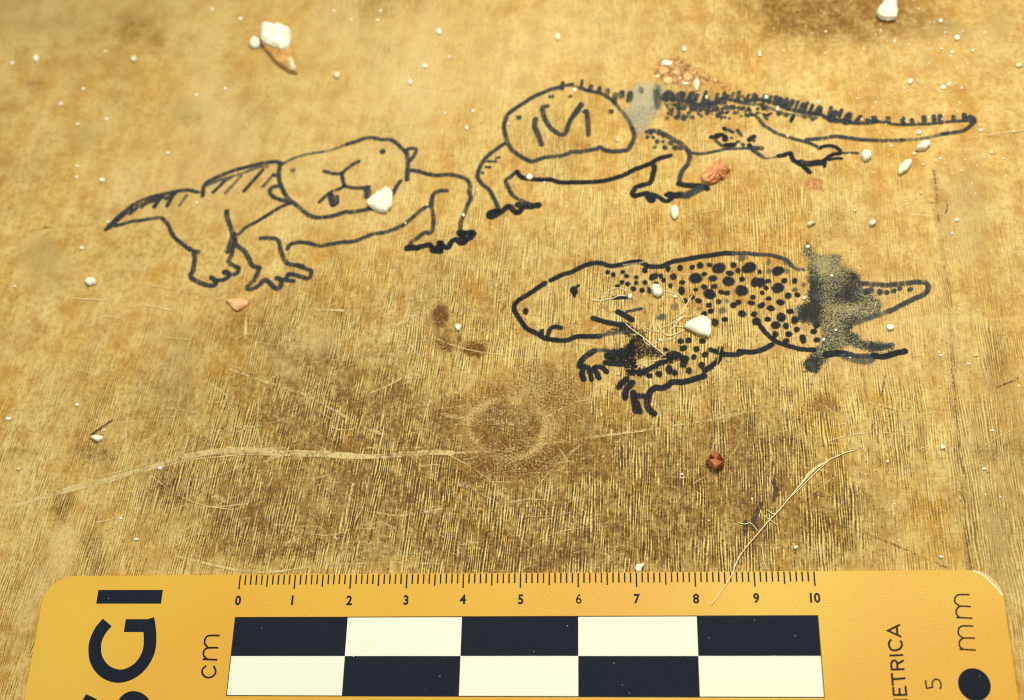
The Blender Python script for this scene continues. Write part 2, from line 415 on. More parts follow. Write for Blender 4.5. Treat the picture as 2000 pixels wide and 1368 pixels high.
# ------------------------------------------------------------------ smudges
def inside_dist(poly, x, y):
    """signed distance (positive inside) of points to polygon, arrays"""
    d = np.full(x.shape, 1e9); ins = np.zeros(x.shape, bool)
    n = len(poly)
    for k in range(n):
        x0, y0 = poly[k]; x1, y1 = poly[(k + 1) % n]
        L = (x1 - x0) ** 2 + (y1 - y0) ** 2 + 1e-9
        t = np.clip(((x - x0) * (x1 - x0) + (y - y0) * (y1 - y0)) / L, 0, 1)
        d = np.minimum(d, np.hypot(x - x0 - t * (x1 - x0), y - y0 - t * (y1 - y0)))
        cond = ((y0 > y) != (y1 > y)) & (x < (x1 - x0) * (y - y0) / (y1 - y0 + 1e-12) + x0)
        ins ^= cond
    return np.where(ins, d, -d)
def smear(name, poly, mat, parent, feather=14, step=4.0, amount=1.0, z=0.0018, field=None, org=None, densfn=None):
    xs = [p[0] for p in poly]; ys = [p[1] for p in poly]
    ax = np.arange(min(xs) - feather, max(xs) + feather + step, step); ay = np.arange(min(ys) - feather, max(ys) + feather + step, step)
    X, Y = np.meshgrid(ax, ay)
    d = inside_dist(poly, X, Y)
    dens = np.clip(0.5 + d / (2.0 * feather), 0, 1) * amount
    if densfn is not None: dens = densfn(X, Y)
    if field is not None: dk = field(X, Y)
    else: dk = np.full(X.shape, 0.5)
    keep = dens > 0.005
    cells = keep[:-1, :-1] | keep[1:, :-1] | keep[:-1, 1:] | keep[1:, 1:]
    ind = -np.ones(X.shape, int); used = np.zeros(X.shape, bool)
    for a in (slice(None, -1), slice(1, None)):
        for b in (slice(None, -1), slice(1, None)): used[a, b] |= cells
    ind[used] = np.arange(used.sum())
    org = parent.location.copy() if org is None else org
    vs = [tuple(at(x, y, z) - org) for x, y in zip(X[used], Y[used])]
    fs = [(int(ind[j, i]), int(ind[j + 1, i]), int(ind[j + 1, i + 1]), int(ind[j, i + 1])) for j, i in zip(*np.nonzero(cells))]
    me = bpy.data.meshes.new(name); me.from_pydata(vs, [], fs); me.update()
    for nm, arr in (('dens', dens), ('dark', dk)):
        at_ = me.attributes.new(nm, 'FLOAT', 'POINT'); at_.data.foreach_set('value', arr[used].astype(np.float32))
    return link(name, me, mat, parent)
def make_smear(name, dark, light, scale=22.0, tint=None, cover=0.9, see=0.0, kgain=0.35):
    """rubbed pigment: ragged speckle, denser where 'dens' is high; 'dark' sets the share of dark grains"""
    T = NT(name); P = T.pos((1, 1, 1))
    d, k = T.attr('dens'), T.attr('dark')
    n = T.noise(P, scale, 3, 0.7); n2 = T.noise(T.scaled(P, (1, 1, 1), (3, 3, 3)), scale * 1.1, 3, 0.7); n3 = T.noise(P, 5.0, 3, 0.6)
    m = T.math('ADD', T.math('MULTIPLY_ADD', T.math('SUBTRACT', n, 0.5), 2.4, T.math('MULTIPLY', T.math('SUBTRACT', n3, 0.5), 1.2)), T.math('MULTIPLY', d, 1.5))
    alpha = T.step(m, 0.55, 0.95, 0.0, cover)
    f = T.step(T.math('SUBTRACT', n2, T.math('MULTIPLY', T.math('SUBTRACT', k, 0.5), kgain)), 0.41, 0.60)
    col = T.mix(f, dark, light)
    if tint: col = T.mix(T.math('MULTIPLY', T.step(n3, 0.5, 0.62), 0.4), col, tint)
    if see: alpha = T.math('MULTIPLY', alpha, T.math('SUBTRACT', 1.0, T.math('MULTIPLY', f, see)))
    bp = T.bump(n, 0.6, 0.0006)
    return T.finish(T.bsdf(Base_Color=col, Roughness=0.6, Normal=bp, Specular_IOR_Level=0.2), alpha)
SMUDGE = make_smear('ink_dust_smudge', (0.012, 0.017, 0.022), srgb(186, 184, 140), 34, srgb(72, 98, 108), .80, .5, .38)
SMUDGEB = make_smear('speckled_ink', (0.006, 0.007, 0.009), srgb(150, 122, 66), 25, None, .97, .85, .45)
SMUDGEP = make_smear('pale_dust_smudge', srgb(104, 112, 108), srgb(218, 216, 184), 30, None, .66, .3)
CRUST = make_smear('reddish_dirt', srgb(150, 90, 44), srgb(224, 180, 118), 18, None, .85)
PEACH = make_smear('peach_dirt', srgb(186, 118, 68), srgb(222, 172, 106), 16, None, .75)

# ------------------------------------------------------------------ drawings
RA = ((180, 350), 300 and 1784 / 300); RB = ((380, 280), 4.56); RC = ((640, 240), 1621 / 320)
RD = ((900, 140), 4.56); RE = ((1060, 140), 6.22); RF = ((1180, 130), 1132 / 240); RG = ((1380, 150), 1824 / 280); RH = ((1620, 170), 2000 / 310)
RI = ((980, 490), 1778 / 260); RJ = ((1100, 600), 2000 / 340); RK = ((1180, 480), 1865 / 300); RL = ((1400, 470), 1423 / 260); RM = ((1540, 460), 1466 / 300)
def S(parent, name, reg, w, pts, mat, **k):
    return ribbon(name, zc(reg[0], reg[1], pts), w / reg[1], mat, parent, **k)
def J2(*parts):
    """join pieces of one stroke traced in several zooms"""
    out = []
    for reg, pts in parts: out += zc(reg[0], reg[1], pts)
    return out

# --- drawing 1: animal at the left, facing the viewer
p0 = at(560, 420)
d1 = empty('ink_drawing', p0, 'ink drawing of a squat animal with hatched back and tapered tail, leftmost of the three', 'drawing', 'ink drawings on the tabletop')
F_ = INKF
S(d1, 'tail_line', RA, 56, [(160, 588), (200, 540), (300, 440), (400, 360), (500, 285), (620, 230), (760, 190), (900, 160), (1050, 132), (1130, 130), (1215, 150)], F_)
S(d1, 'tail_line', RA, 50, [(1215, 150), (1290, 155)], INKG)
S(d1, 'tail_line', RA, 54, [(160, 585), (250, 545), (330, 530), (450, 495), (560, 480), (700, 457), (790, 452), (840, 480), (890, 550), (930, 640), (990, 710), (1080, 780), (1130, 825)], F_)
for a in ([(470, 300), (440, 400)], [(560, 290), (470, 375)], [(640, 250), (580, 325)], [(700, 240), (620, 290)], [(790, 225), (720, 322)], [(930, 195), (870, 312)], [(830, 205), (690, 260)], [(960, 170), (860, 230)]):
    S(d1, 'hatch_mark', RA, 58, a, F_)
S(d1, 'hatch_mark', RA, 48, [(1095, 190), (1015, 305)], INKG)
S(d1, 'hatch_mark', RA, 50, [(260, 510), (400, 390)], F_)
ribbon('back_line', J2((RB, [(70, 470), (90, 370), (150, 325), (250, 280), (370, 235), (480, 208), (600, 178), (720, 165), (780, 182)])), 9.6, F_, d1)
S(d1, 'back_line', RB, 34, [(110, 375), (240, 320), (340, 295), (450, 258), (560, 215), (650, 205)], INKG)
for a, m in (([(270, 335), (165, 437)], F_), ([(415, 290), (275, 442)], INKG), ([(610, 235), (440, 425)], F_), ([(705, 275), (605, 388)], INKG), ([(340, 290), (250, 350)], INKG)):
    S(d1, 'hatch_mark', RB, 36, a, m)
ribbon('head_outline', J2((RB, [(790, 180), (850, 147), (920, 119), (1050, 87), (1160, 72), (1250, 49)]), (RC, [(130, 232), (200, 210)])), 7.6, INKG, d1)
ribbon('head_outline', J2((RC, [(190, 212), (300, 177), (370, 152), (450, 147), (530, 165), (620, 167), (680, 200), (740, 260), (765, 285)])), 9.4, F_, d1)
S(d1, 'nose', RC, 52, [(772, 275), (790, 340), (790, 450), (782, 560)], F_)
S(d1, 'ear', RC, 44, [(775, 268), (820, 252), (868, 258), (868, 295), (840, 345), (800, 385)], F_)
spot('eye', *zc(*RB, [(877, 242)])[0], 12, 11, INKG, d1)
spot('eye', *zc(*RC, [(543, 282)])[0], 12, 10, F_, d1)
ribbon('head_outline', J2((RB, [(762, 190), (750, 260), (757, 340), (790, 420), (840, 500), (920, 560), (990, 620), (1060, 655), (1150, 660), (1250, 640), (1340, 610)]), (RC, [(230, 882), (350, 865), (430, 845)])), 9.6, F_, d1)
S(d1, 'head_outline', RC, 46, [(722, 575), (680, 630), (645, 700)], F_)
S(d1, 'ear', RB, 42, [(745, 380), (700, 387), (668, 420), (682, 460), (730, 490), (820, 517)], F_)
S(d1, 'hatch_mark', RB, 34, [(745, 290), (700, 280)], F_)
ribbon('face_mark', J2((RB, [(1150, 245), (1230, 268), (1310, 266)]), (RC, [(180, 460), (250, 410), (310, 380)])), 8, F_, d1)
S(d1, 'face_mark', RC, 46, [(130, 495), (150, 560), (165, 622)], F_)
S(d1, 'face_mark', RC, 42, [(160, 622), (250, 642), (340, 642), (412, 632)], F_)
S(d1, 'face_mark', RC, 80, [(385, 650), (395, 690), (385, 725)], F_)
ribbon('face_mark', J2((RC, [(165, 625), (120, 650)]), (RB, [(1290, 405), (1200, 440), (1110, 525)])), 7.5, F_, d1)
S(d1, 'nostril', RB, 62, [(1225, 470), (1240, 540)], F_)
S(d1, 'nostril', RB, 30, [(1215, 450), (1200, 490), (1225, 560), (1275, 530), (1270, 470)], F_)
S(d1, 'body_line', RB, 40, [(850, 535), (760, 572), (650, 640), (560, 695), (450, 755), (395, 810)], F_)
S(d1, 'leg', RB, 50, [(285, 605), (290, 660), (320, 750), (350, 830), (370, 900), (440, 960), (480, 1020), (510, 1085), (580, 1112)], F_)
S(d1, 'leg', RB, 80, [(350, 820), (335, 890), (300, 955)], F_)
S(d1, 'leg', RB, 48, [(345, 920), (330, 990), (305, 1055), (335, 1085), (390, 1112), (385, 1148), (355, 1168)], F_)
S(d1, 'foot', RB, 50, [(575, 1110), (555, 1170), (520, 1230), (472, 1278), (480, 1300), (530, 1290), (580, 1260), (620, 1218), (660, 1235), (700, 1278), (740, 1296), (768, 1265), (770, 1220), (735, 1200)], F_)
S(d1, 'toe', RB, 46, [(735, 1205), (830, 1222), (880, 1226)], F_)
S(d1, 'foot', RB, 46, [(590, 845), (690, 845), (745, 870), (770, 960), (800, 1040), (840, 1075), (900, 1085), (960, 1105), (1040, 1145), (1010, 1203), (920, 1180), (840, 1165), (825, 1195)], F_)
S(d1, 'toe', RB, 50, [(900, 1085), (960, 1090)], F_)
S(d1, 'leg', RA, 62, [(1130, 805), (1170, 835), (1232, 848)], F_)
S(d1, 'leg', RA, 66, [(1185, 850), (1190, 910), (1182, 1000), (1170, 1070), (1142, 1110), (1155, 1150), (1220, 1190), (1320, 1230), (1400, 1236), (1440, 1212), (1425, 1175), (1385, 1145)], F_)
S(d1, 'toe', RA, 62, [(1440, 1180), (1530, 1165), (1600, 1118), (1570, 1082), (1530, 1080)], F_)
S(d1, 'toe', RA, 80, [(1540, 1080), (1560, 1085)], F_)
ribbon('belly_line', J2((RB, [(825, 940), (855, 900), (940, 882), (1030, 892), (1110, 915), (1200, 900), (1290, 885)]), (RC, [(160, 1180), (250, 1175), (350, 1140), (450, 1100), (560, 1085), (650, 1055), (750, 1010), (830, 945), (900, 880), (990, 820)])), 9.8, F_, d1)
S(d1, 'body_line', RC, 50, [(830, 470), (900, 480), (980, 505), (1080, 520), (1200, 512), (1300, 530), (1380, 565), (1408, 620), (1402, 680), (1415, 740), (1390, 800), (1350, 900), (1320, 980), (1310, 1060), (1300, 1090)], F_)
S(d1, 'leg', RC, 50, [(1180, 672), (1120, 672), (1055, 700), (1030, 760), (1030, 850), (1048, 950), (1035, 1060), (1005, 1090), (960, 1085), (900, 1130), (830, 1180), (790, 1230)], F_)
S(d1, 'foot', RC, 66, [(785, 1240), (840, 1235), (890, 1238)], INK)
S(d1, 'foot', RC, 54, [(880, 1235), (960, 1215), (1010, 1210), (1050, 1250), (1095, 1262), (1108, 1180), (1150, 1222), (1195, 1232), (1225, 1175), (1275, 1155), (1320, 1192), (1365, 1165), (1310, 1110)], INK)
S(d1, 'toe', RC, 60, [(1300, 1085), (1370, 1090), (1440, 1085), (1420, 1130), (1370, 1150)], INK)
S(d1, 'toe', RC, 80, [(1045, 1255), (1110, 1262)], INK)

# --- drawing 2: animal with a spiny back, top right
d2 = empty('ink_drawing', at(1350, 290), 'ink drawing of a spiny-backed animal with M on its broad head, at upper right', 'drawing', 'ink drawings on the tabletop')
ribbon('head_outline', J2((RE, [(235, 185), (100, 213)]), (RD, [(750, 180), (650, 222), (560, 280), (480, 332), (420, 382), (390, 450), (382, 500), (400, 570), (420, 640), (460, 700), (530, 752), (600, 790), (640, 800), (740, 766)]), (RE, [(110, 1032), (200, 1025), (300, 1000), (350, 972), (450, 975), (550, 955), (640, 940), (700, 917), (750, 950), (850, 970), (960, 962), (1030, 950), (1070, 890), (1108, 820), (1110, 750), (1085, 680)])), 10.2, F_, d2)
S(d2, 'head_outline', RE, 62, [(1085, 690), (1050, 600), (1000, 530), (940, 460), (880, 385)], INKG)
S(d2, 'head_outline', RE, 56, [(880, 385), (800, 315), (700, 262), (600, 240), (520, 222), (455, 195)], F_)
S(d2, 'head_outline', RE, 40, [(460, 195), (330, 165), (240, 185)], INKG)
for a, w in (([(242, 135), (236, 210)], 46), ([(300, 165), (360, 150)], 44), ([(482, 105), (470, 180)], 34), ([(592, 175), (570, 225)], 50), ([(692, 195), (680, 255)], 48), ([(790, 220), (780, 300)], 50), ([(880, 275), (870, 350)], 62), ([(962, 250), (960, 300)], 64), ([(1062, 265), (1050, 345)], 70)):
    S(d2, 'spine', RE, w, a, F_)
for a, w, h in (((82, 302), 34, 44), ((120, 300), 34, 44), ((335, 302), 60, 44), ((830, 485), 70, 60)):
    q_ = zc(*RE, [a])[0]; spot('eye', q_[0], q_[1], w / 6.22, h / 6.22, F_, d2)
q_ = zc(*RD, [(517, 410)])[0]; spot('eye', q_[0], q_[1], 12, 10, F_, d2)
S(d2, 'letter_stroke', RD, 58, [(665, 425), (658, 490), (690, 570), (720, 650)], F_)
ribbon('letter_stroke', J2((RD, [(770, 308), (728, 322), (738, 400), (765, 455), (815, 515), (885, 560), (935, 545)]), (RE, [(325, 610), (400, 500), (470, 390)])), 11.5, F_, d2)
S(d2, 'letter_stroke', RE, 84, [(385, 525), (465, 410)], F_)
S(d2, 'letter_stroke', RE, 66, [(500, 490), (535, 480), (542, 560), (550, 660), (556, 770)], F_)
S(d2, 'leg', RD, 44, [(390, 640), (330, 682), (250, 742), (190, 812), (160, 880), (152, 950), (200, 1012), (250, 1050), (290, 1120), (322, 1190), (335, 1230)], F_)
S(d2, 'foot', RD, 52, [(320, 1240), (262, 1255), (252, 1292), (300, 1288), (370, 1240), (430, 1198), (470, 1238), (512, 1258), (545, 1212)], INK)
S(d2, 'toe', RD, 62, [(510, 1185), (600, 1200), (690, 1190)], INK)
S(d2, 'leg', RD, 42, [(500, 888), (440, 940), (400, 972), (430, 1050), (470, 1110), (540, 1150), (620, 1180)], F_)
for a in ([(240, 800), (315, 800)], [(315, 770), (345, 762)], [(225, 850), (262, 852)], [(190, 900), (195, 905)]):
    S(d2, 'hatch_mark', RD, 32, a, F_)
ribbon('belly_line', J2((RD, [(500, 890), (540, 940), (620, 955), (700, 962), (800, 962), (880, 985)]), (RE, [(400, 1345), (680, 1335), (850, 1300), (1000, 1250), (1120, 1185)]), (RF, [(330, 932), (430, 890), (500, 850), (560, 832), (612, 820)])), 9.5, INK, d2)
S(d2, 'leg', RF, 56, [(395, 600), (430, 592), (500, 598), (570, 632), (650, 680), (720, 722), (775, 780)], F_)
S(d2, 'leg', RF, 52, [(775, 780), (788, 835), (770, 900), (720, 960), (700, 1020), (690, 1075)], F_)
S(d2, 'foot', RF, 56, [(690, 1080), (740, 1092), (830, 1098), (900, 1103), (950, 1125)], INK)
S(d2, 'foot', RF, 84, [(690, 1180), (760, 1185), (830, 1150), (890, 1120)], INKF)
S(d2, 'foot', RF, 48, [(440, 895), (462, 930), (450, 1000), (430, 1062), (380, 1085), (300, 1110), (262, 1160), (275, 1192), (330, 1180), (400, 1165)], INK)
S(d2, 'toe', RF, 84, [(415, 1190), (435, 1225)], INK)
S(d2, 'toe', RF, 42, [(460, 1180), (520, 1212), (570, 1242), (622, 1215), (640, 1180), (600, 1170), (570, 1182)], INK)
S(d2, 'toe', RF, 60, [(600, 1190), (690, 1185)], INK)
for a, w in (((400, 650), 42), ((452, 652), 38), ((490, 692), 52), ((540, 692), 36), ((465, 740), 40), ((560, 745), 52), ((612, 705), 54), ((430, 608), 50), ((545, 635), 50), ((655, 745), 60), ((700, 750), 50), ((500, 615), 40)):
    q_ = zc(*RF, [a])[0]; spot('spot', q_[0], q_[1], w / 4.717, w / 4.717 * .9, F_, d2)
ribbon('body_line', J2((RF, [(785, 795), (880, 806), (960, 796), (1060, 776)]), (RG, [(250, 920), (400, 915), (560, 912)])), 8.2, F_, d2)
S(d2, 'leg', RG, 78, [(540, 905), (700, 910)], F_); S(d2, 'leg', RG, 66, [(590, 940), (660, 985), (725, 1030)], F_)
S(d2, 'leg', RG, 36, [(740, 1040), (850, 1032), (900, 1012)], INKG)
S(d2, 'leg', RG, 66, [(915, 1010), (980, 1000), (1065, 975), (1095, 1050), (1160, 1095), (1230, 1140), (1310, 1215)], INK)
S(d2, 'foot', RG, 92, [(1200, 1090), (1300, 1110), (1400, 1095), (1490, 1090)], INK)
S(d2, 'foot', RG, 54, [(1480, 1080), (1540, 1030), (1620, 985), (1700, 975), (1680, 920), (1600, 882), (1500, 885), (1430, 912)], INK)
S(d2, 'toe', RG, 40, [(1560, 1062), (1640, 1040), (1720, 1042)], INK)
S(d2, 'toe', RG, 46, [(1500, 1110), (1500, 1140)], INK)
ribbon('toe', J2((RG, [(1700, 970), (1780, 970)]), (RH, [(250, 830), (355, 832)])), 6.6, F_, d2)
S(d2, 'ridge_line', RF, 48, [(545, 305), (620, 300), (700, 312), (760, 322), (850, 350), (960, 352), (1030, 335), (1110, 335)], F_)
S(d2, 'ridge_line', RG, 62, [(0, 335), (100, 325), (180, 290), (270, 240)], F_)
S(d2, 'ridge_line', RG, 68, [(230, 270), (300, 295), (400, 312), (500, 325), (600, 290), (750, 300), (850, 335), (950, 375), (1050, 410), (1150, 440), (1250, 455), (1350, 470), (1450, 480), (1530, 525), (1620, 545), (1720, 555), (1824, 572)], F_)
for a, w in (([(595, 240), (545, 285)], 60), ([(715, 252), (640, 300)], 62), ([(812, 245), (820, 310)], 50), ([(770, 300), (775, 320)], 60), ([(830, 350), (812, 395)], 52), ([(940, 295), (920, 350)], 70), ([(1000, 345), (1120, 275)], 44), ([(690, 340), (685, 390)], 40)):
    S(d2, 'spine', RF, w, a, F_)
for a, w in (([(450, 245), (490, 285)], 40), ([(610, 225), (610, 280)], 60), ([(770, 245), (735, 295)], 55), ([(892, 262), (880, 330)], 66), ([(972, 295), (972, 360)], 42), ([(1090, 315), (1040, 395)], 74), ([(1240, 355), (1205, 425)], 80), ([(1440, 395), (1395, 455)], 70), ([(1640, 455), (1570, 535)], 74), ([(1800, 495), (1765, 575)], 78)):
    S(d2, 'spine', RG, w, a, F_)
for reg, lst in ((RF, [(600, 390, 36), (630, 415, 34), (690, 382, 50), (735, 380, 46), (690, 425, 48), (780, 430, 46), (895, 390, 60), (580, 475, 48), (665, 472, 56), (735, 480, 56), (810, 470, 50), (890, 455, 48), (950, 432, 42), (1040, 395, 46), (1050, 450, 50), (965, 375, 40), (1110, 378, 46), (655, 355, 36)]),
                 (RG, [(145, 495, 64), (250, 460, 52), (385, 460, 60), (265, 395, 80), (345, 385, 70), (460, 400, 60), (540, 412, 60), (730, 395, 80), (920, 470, 74), (1010, 490, 60), (1250, 512, 60), (1350, 542, 56), (700, 360, 60)])):
    for x, y, w in lst:
        q_ = zc(*reg, [(x, y)])[0]; spot('spot', q_[0], q_[1], w / reg[1], w / reg[1] * .85, random.choice((F_, F_, INKG)), d2)
S(d2, 'spot', RG, 42, [(740, 500), (820, 465)], F_); S(d2, 'spot', RG, 50, [(1110, 490), (1075, 560)], INK)
S(d2, 'leg', RG, 54, [(500, 482), (600, 480), (660, 530), (720, 610), (800, 660), (880, 712), (960, 740), (1060, 772), (1150, 800), (1240, 822), (1320, 845), (1400, 885)], F_)
ribbon('tail_line', J2((RG, [(1270, 800), (1360, 792), (1500, 780), (1620, 757), (1740, 765)]), (RH, [(300, 648), (400, 662), (600, 672), (800, 672), (950, 665)])), 9.6, F_, d2)
S(d2, 'tail_line', RH, 56, [(1000, 665), (1150, 650), (1280, 627), (1420, 592)], INKG)
S(d2, 'tail_line', RH, 62, [(1420, 592), (1550, 572), (1680, 552), (1760, 500), (1820, 440)], F_)
S(d2, 'tail_line', RH, 60, [(0, 425), (100, 432), (220, 442), (350, 452), (480, 452), (600, 432)], F_)
S(d2, 'tail_line', RH, 46, [(600, 435), (700, 442), (830, 470), (1000, 472), (1150, 467), (1300, 460), (1450, 440), (1600, 430), (1720, 420)], F_)
for a, w in (([(65, 315), (30, 400)], 70), ([(250, 345), (220, 440)], 74), ([(390, 372), (330, 440)], 50), ([(560, 400), (570, 430)], 86), ([(480, 420), (510, 450)], 60), ([(735, 392), (735, 440)], 58), ([(925, 400), (925, 460)], 62), ([(1040, 412), (1040, 445)], 52), ([(1190, 382), (1195, 440)], 64), ([(1320, 372), (1320, 450)], 60), ([(1395, 362), (1402, 450)], 60), ([(1565, 372), (1565, 420)], 52), ([(1700, 350), (1705, 420)], 60), ([(1780, 400), (1800, 420)], 110)):
    S(d2, 'spine', RH, w, a, F_)
for a, w in (([(60, 768), (140, 765)], 64), ([(130, 740), (200, 740)], 60), ([(240, 770), (235, 800)], 74), ([(225, 655), (235, 670)], 60), ([(280, 675), (335, 705)], 58), ([(390, 680), (445, 745)], 56), ([(315, 775), (330, 785)], 42), ([(380, 835), (410, 825)], 50), ([(240, 870), (350, 865)], 66), ([(455, 860), (470, 870)], 56), ([(540, 868), (555, 872)], 60), ([(545, 800), (600, 760)], 70), ([(600, 800), (605, 820)], 44), ([(100, 800), (200, 880)], 50)):
    S(d2, 'spot', RG, w, a, INKF if w < 60 else INK)
smear('smudge', zc(*RF, [(215, 210), (300, 170), (420, 150), (530, 170), (545, 240), (520, 340), (480, 470), (400, 570), (330, 615), (270, 590), (220, 500), (185, 420), (250, 330)]), SMUDGEP, d2, feather=17, field=lambda X, Y: np.clip(0.22 + 0.6 * (Y < 215) * np.exp(-((X - 1285) / 9.0) ** 2) + 0.18 * (Y > 205), 0, 1))
S(d2, 'spine', RF, 60, [(480, 230), (490, 300), (500, 350)], INKG); S(d2, 'spine', RF, 40, [(340, 200), (345, 235)], INKG)

S(d2, 'ridge_line', RG, 56, [(430, 330), (560, 352), (680, 350), (800, 392), (900, 432), (1000, 470), (1100, 482), (1300, 505), (1400, 520)], INKG)
S(d2, 'ridge_line', RF, 44, [(560, 340), (640, 350), (720, 345), (830, 372), (930, 378), (1040, 370)], INKG)
for k in range(80):
    x_ = random.uniform(1300, 1500); y_ = np.interp(x_, [1300, 1400, 1500], [204, 206, 212]) + random.uniform(0, 24)
    spot('spot', x_, y_, random.uniform(5, 8.5), random.uniform(4.5, 7), random.choice((INKF, INKF, INKG)), d2)
for k in range(22):
    x_ = 1298 + k * 16 + random.uniform(-6, 6); y_ = np.interp(x_, [1300, 1420, 1500, 1620], [192, 190, 196, 222])
    ribbon('spine', [(x_ + random.uniform(2, 6), y_ - random.uniform(6, 12)), (x_, y_ + 5)], random.uniform(5.5, 7.5), INKF, d2)

# --- drawing 3: spotted animal, lower right
d3 = empty('ink_drawing', at(1400, 620), 'black ink drawing of a spotted animal facing left with smudged rump, lowest of three', 'drawing', 'ink drawings on the tabletop')
B_ = INK
S(d3, 'head_outline', RI, 66, [(580, 428), (500, 480), (400, 550), (300, 612), (220, 662), (172, 722), (168, 790), (220, 880), (280, 970), (340, 1040), (420, 1080), (500, 1120), (560, 1160), (640, 1182), (740, 1192), (820, 1200), (900, 1185), (980, 1150), (1080, 1142), (1200, 1142), (1310, 1138)], B_)
S(d3, 'head_outline', RI, 60, [(1300, 1138), (1400, 1110), (1560, 1090), (1700, 1080)], INKG)
ribbon('back_line', J2((RI, [(655, 392), (720, 360), (820, 312), (920, 287), (1010, 242), (1100, 197), (1200, 168), (1320, 162), (1400, 190), (1470, 202), (1570, 187), (1680, 162)]), (RK, [(350, 197), (430, 192), (480, 217), (540, 247), (620, 252), (700, 250), (770, 217), (850, 187), (950, 172), (1080, 147), (1200, 127), (1320, 112), (1450, 90), (1570, 90)])), 9.6, B_, d3)
ribbon('back_line', J2((RK, [(1560, 90), (1640, 91)]), (RL, [(300, 132), (430, 147), (560, 152), (680, 182), (750, 212), (800, 265)])), 9.6, INKF, d3)
S(d3, 'back_line', RL, 44, [(790, 260), (850, 300), (930, 310)], INKG)
S(d3, 'eye', RI, 104, [(960, 515), (972, 545)], B_); S(d3, 'eye', RI, 44, [(965, 550), (972, 600)], B_); S(d3, 'eye', RI, 30, [(1000, 480), (1035, 455)], B_)
q_ = zc(*RI, [(320, 805)])[0]; spot('nostril', q_[0], q_[1], 11, 12, B_, d3)
S(d3, 'mouth', RI, 58, [(790, 1025), (720, 1012), (655, 1035), (625, 1100), (605, 1180)], B_); S(d3, 'mouth', RI, 56, [(530, 1065), (540, 1150)], B_)
S(d3, 'whisker', RI, 68, [(1215, 895), (1260, 912), (1350, 940), (1450, 962), (1560, 980), (1680, 985)], B_)
S(d3, 'whisker', RI, 84, [(1550, 815), (1620, 850), (1700, 900), (1735, 925)], B_)
S(d3, 'whisker', RI, 58, [(1490, 632), (1560, 627), (1680, 617)], B_)
S(d3, 'whisker', RJ, 44, [(730, 50), (800, 40), (900, 18)], INKF)
# arm
smear('arm', zc(*RJ, [(470, 480), (700, 470), (790, 340), (900, 300), (880, 420), (840, 560), (840, 700), (720, 690), (560, 660), (490, 600)]), SMUDGEB, d3, feather=9, z=.002, field=lambda X, Y: 0 * X + 0.82)
smear('arm', zc(*RJ, [(790, 330), (950, 285), (965, 420), (1180, 540), (1130, 590), (980, 560), (850, 600), (830, 450)]), SMUDGEB, d3, feather=9, z=.0021, field=lambda X, Y: 0 * X + 0.62)
smear('arm', zc(*RJ, [(720, 700), (860, 715), (1000, 680), (1150, 580), (1300, 520), (1430, 590), (1400, 690), (1340, 610), (1180, 650), (1030, 720), (980, 800), (900, 790), (740, 800)]), SMUDGEB, d3, feather=9, z=.0022, field=lambda X, Y: 0 * X + 1.0)
smear('arm', zc(*RJ, [(560, 230), (760, 200), (940, 290), (800, 350), (640, 300), (440, 330)]), SMUDGEB, d3, feather=9, z=.0023, amount=.8, field=lambda X, Y: 0 * X + 0.7)
S(d3, 'arm', RJ, 60, [(880, 770), (1000, 705), (1140, 625), (1190, 560), (1290, 530), (1370, 590), (1400, 640)], B_)
for a, w in (([(360, 500), (270, 560), (205, 625), (190, 680)], 70), ([(245, 680), (215, 760), (235, 830)], 66), ([(285, 690), (310, 760), (325, 835)], 58), ([(350, 705), (390, 770), (410, 812)], 64), ([(370, 690), (440, 690), (500, 745)], 60)):
    S(d3, 'finger', RJ, w, a, B_)
S(d3, 'hand', RJ, 56, [(285, 515), (380, 495), (500, 495)], INKG); S(d3, 'hand', RJ, 60, [(480, 640), (560, 650), (680, 660)], B_); S(d3, 'hand', RJ, 70, [(500, 560), (600, 530), (700, 520)], B_)
for a, w in (([(730, 825), (665, 880), (640, 920)], 72), ([(795, 865), (725, 950), (710, 1040)], 74), ([(805, 985), (820, 1090), (835, 1190)], 78), ([(855, 1100), (882, 1205)], 62), ([(850, 1020), (920, 1020)], 66)):
    S(d3, 'finger', RJ, w, a, B_)
S(d3, 'arm', RJ, 74, [(1620, 790), (1520, 822), (1420, 852), (1330, 862), (1250, 862), (1200, 902), (1130, 930), (1060, 925), (1000, 972), (970, 1050), (965, 1130), (1000, 1190), (1045, 1225)], B_)
S(d3, 'arm', RJ, 66, [(1625, 730), (1700, 680), (1780, 610), (1808, 540), (1810, 475)], B_); S(d3, 'arm', RJ, 60, [(1695, 490), (1790, 520)], B_)
ribbon('belly_line', J2((RJ, [(1840, 540), (1990, 546)]), (RL, [(270, 1195)])), 10.5, B_, d3)
S(d3, 'belly_line', RL, 56, [(235, 1182), (320, 1190), (400, 1190), (500, 1160), (590, 1112)], B_)
S(d3, 'leg', RL, 52, [(462, 908), (510, 970), (570, 1030), (640, 1080), (720, 1110), (800, 1135), (900, 1160), (1040, 1168)], B_)
SPJ = [(1350, 390, 70, 60), (1440, 380, 72, 62), (1600, 390, 72, 60), (1380, 470, 82, 68), (1530, 480, 68, 62), (1500, 572, 60, 60), (1630, 545, 78, 62), (1590, 665, 66, 72), (1445, 730, 66, 72), (1378, 655, 74, 80), (1405, 590, 84, 70), (1215, 715, 80, 96), (1280, 752, 68, 66), (1100, 770, 80, 70), (990, 790, 72, 60), (1180, 490, 66, 44)]
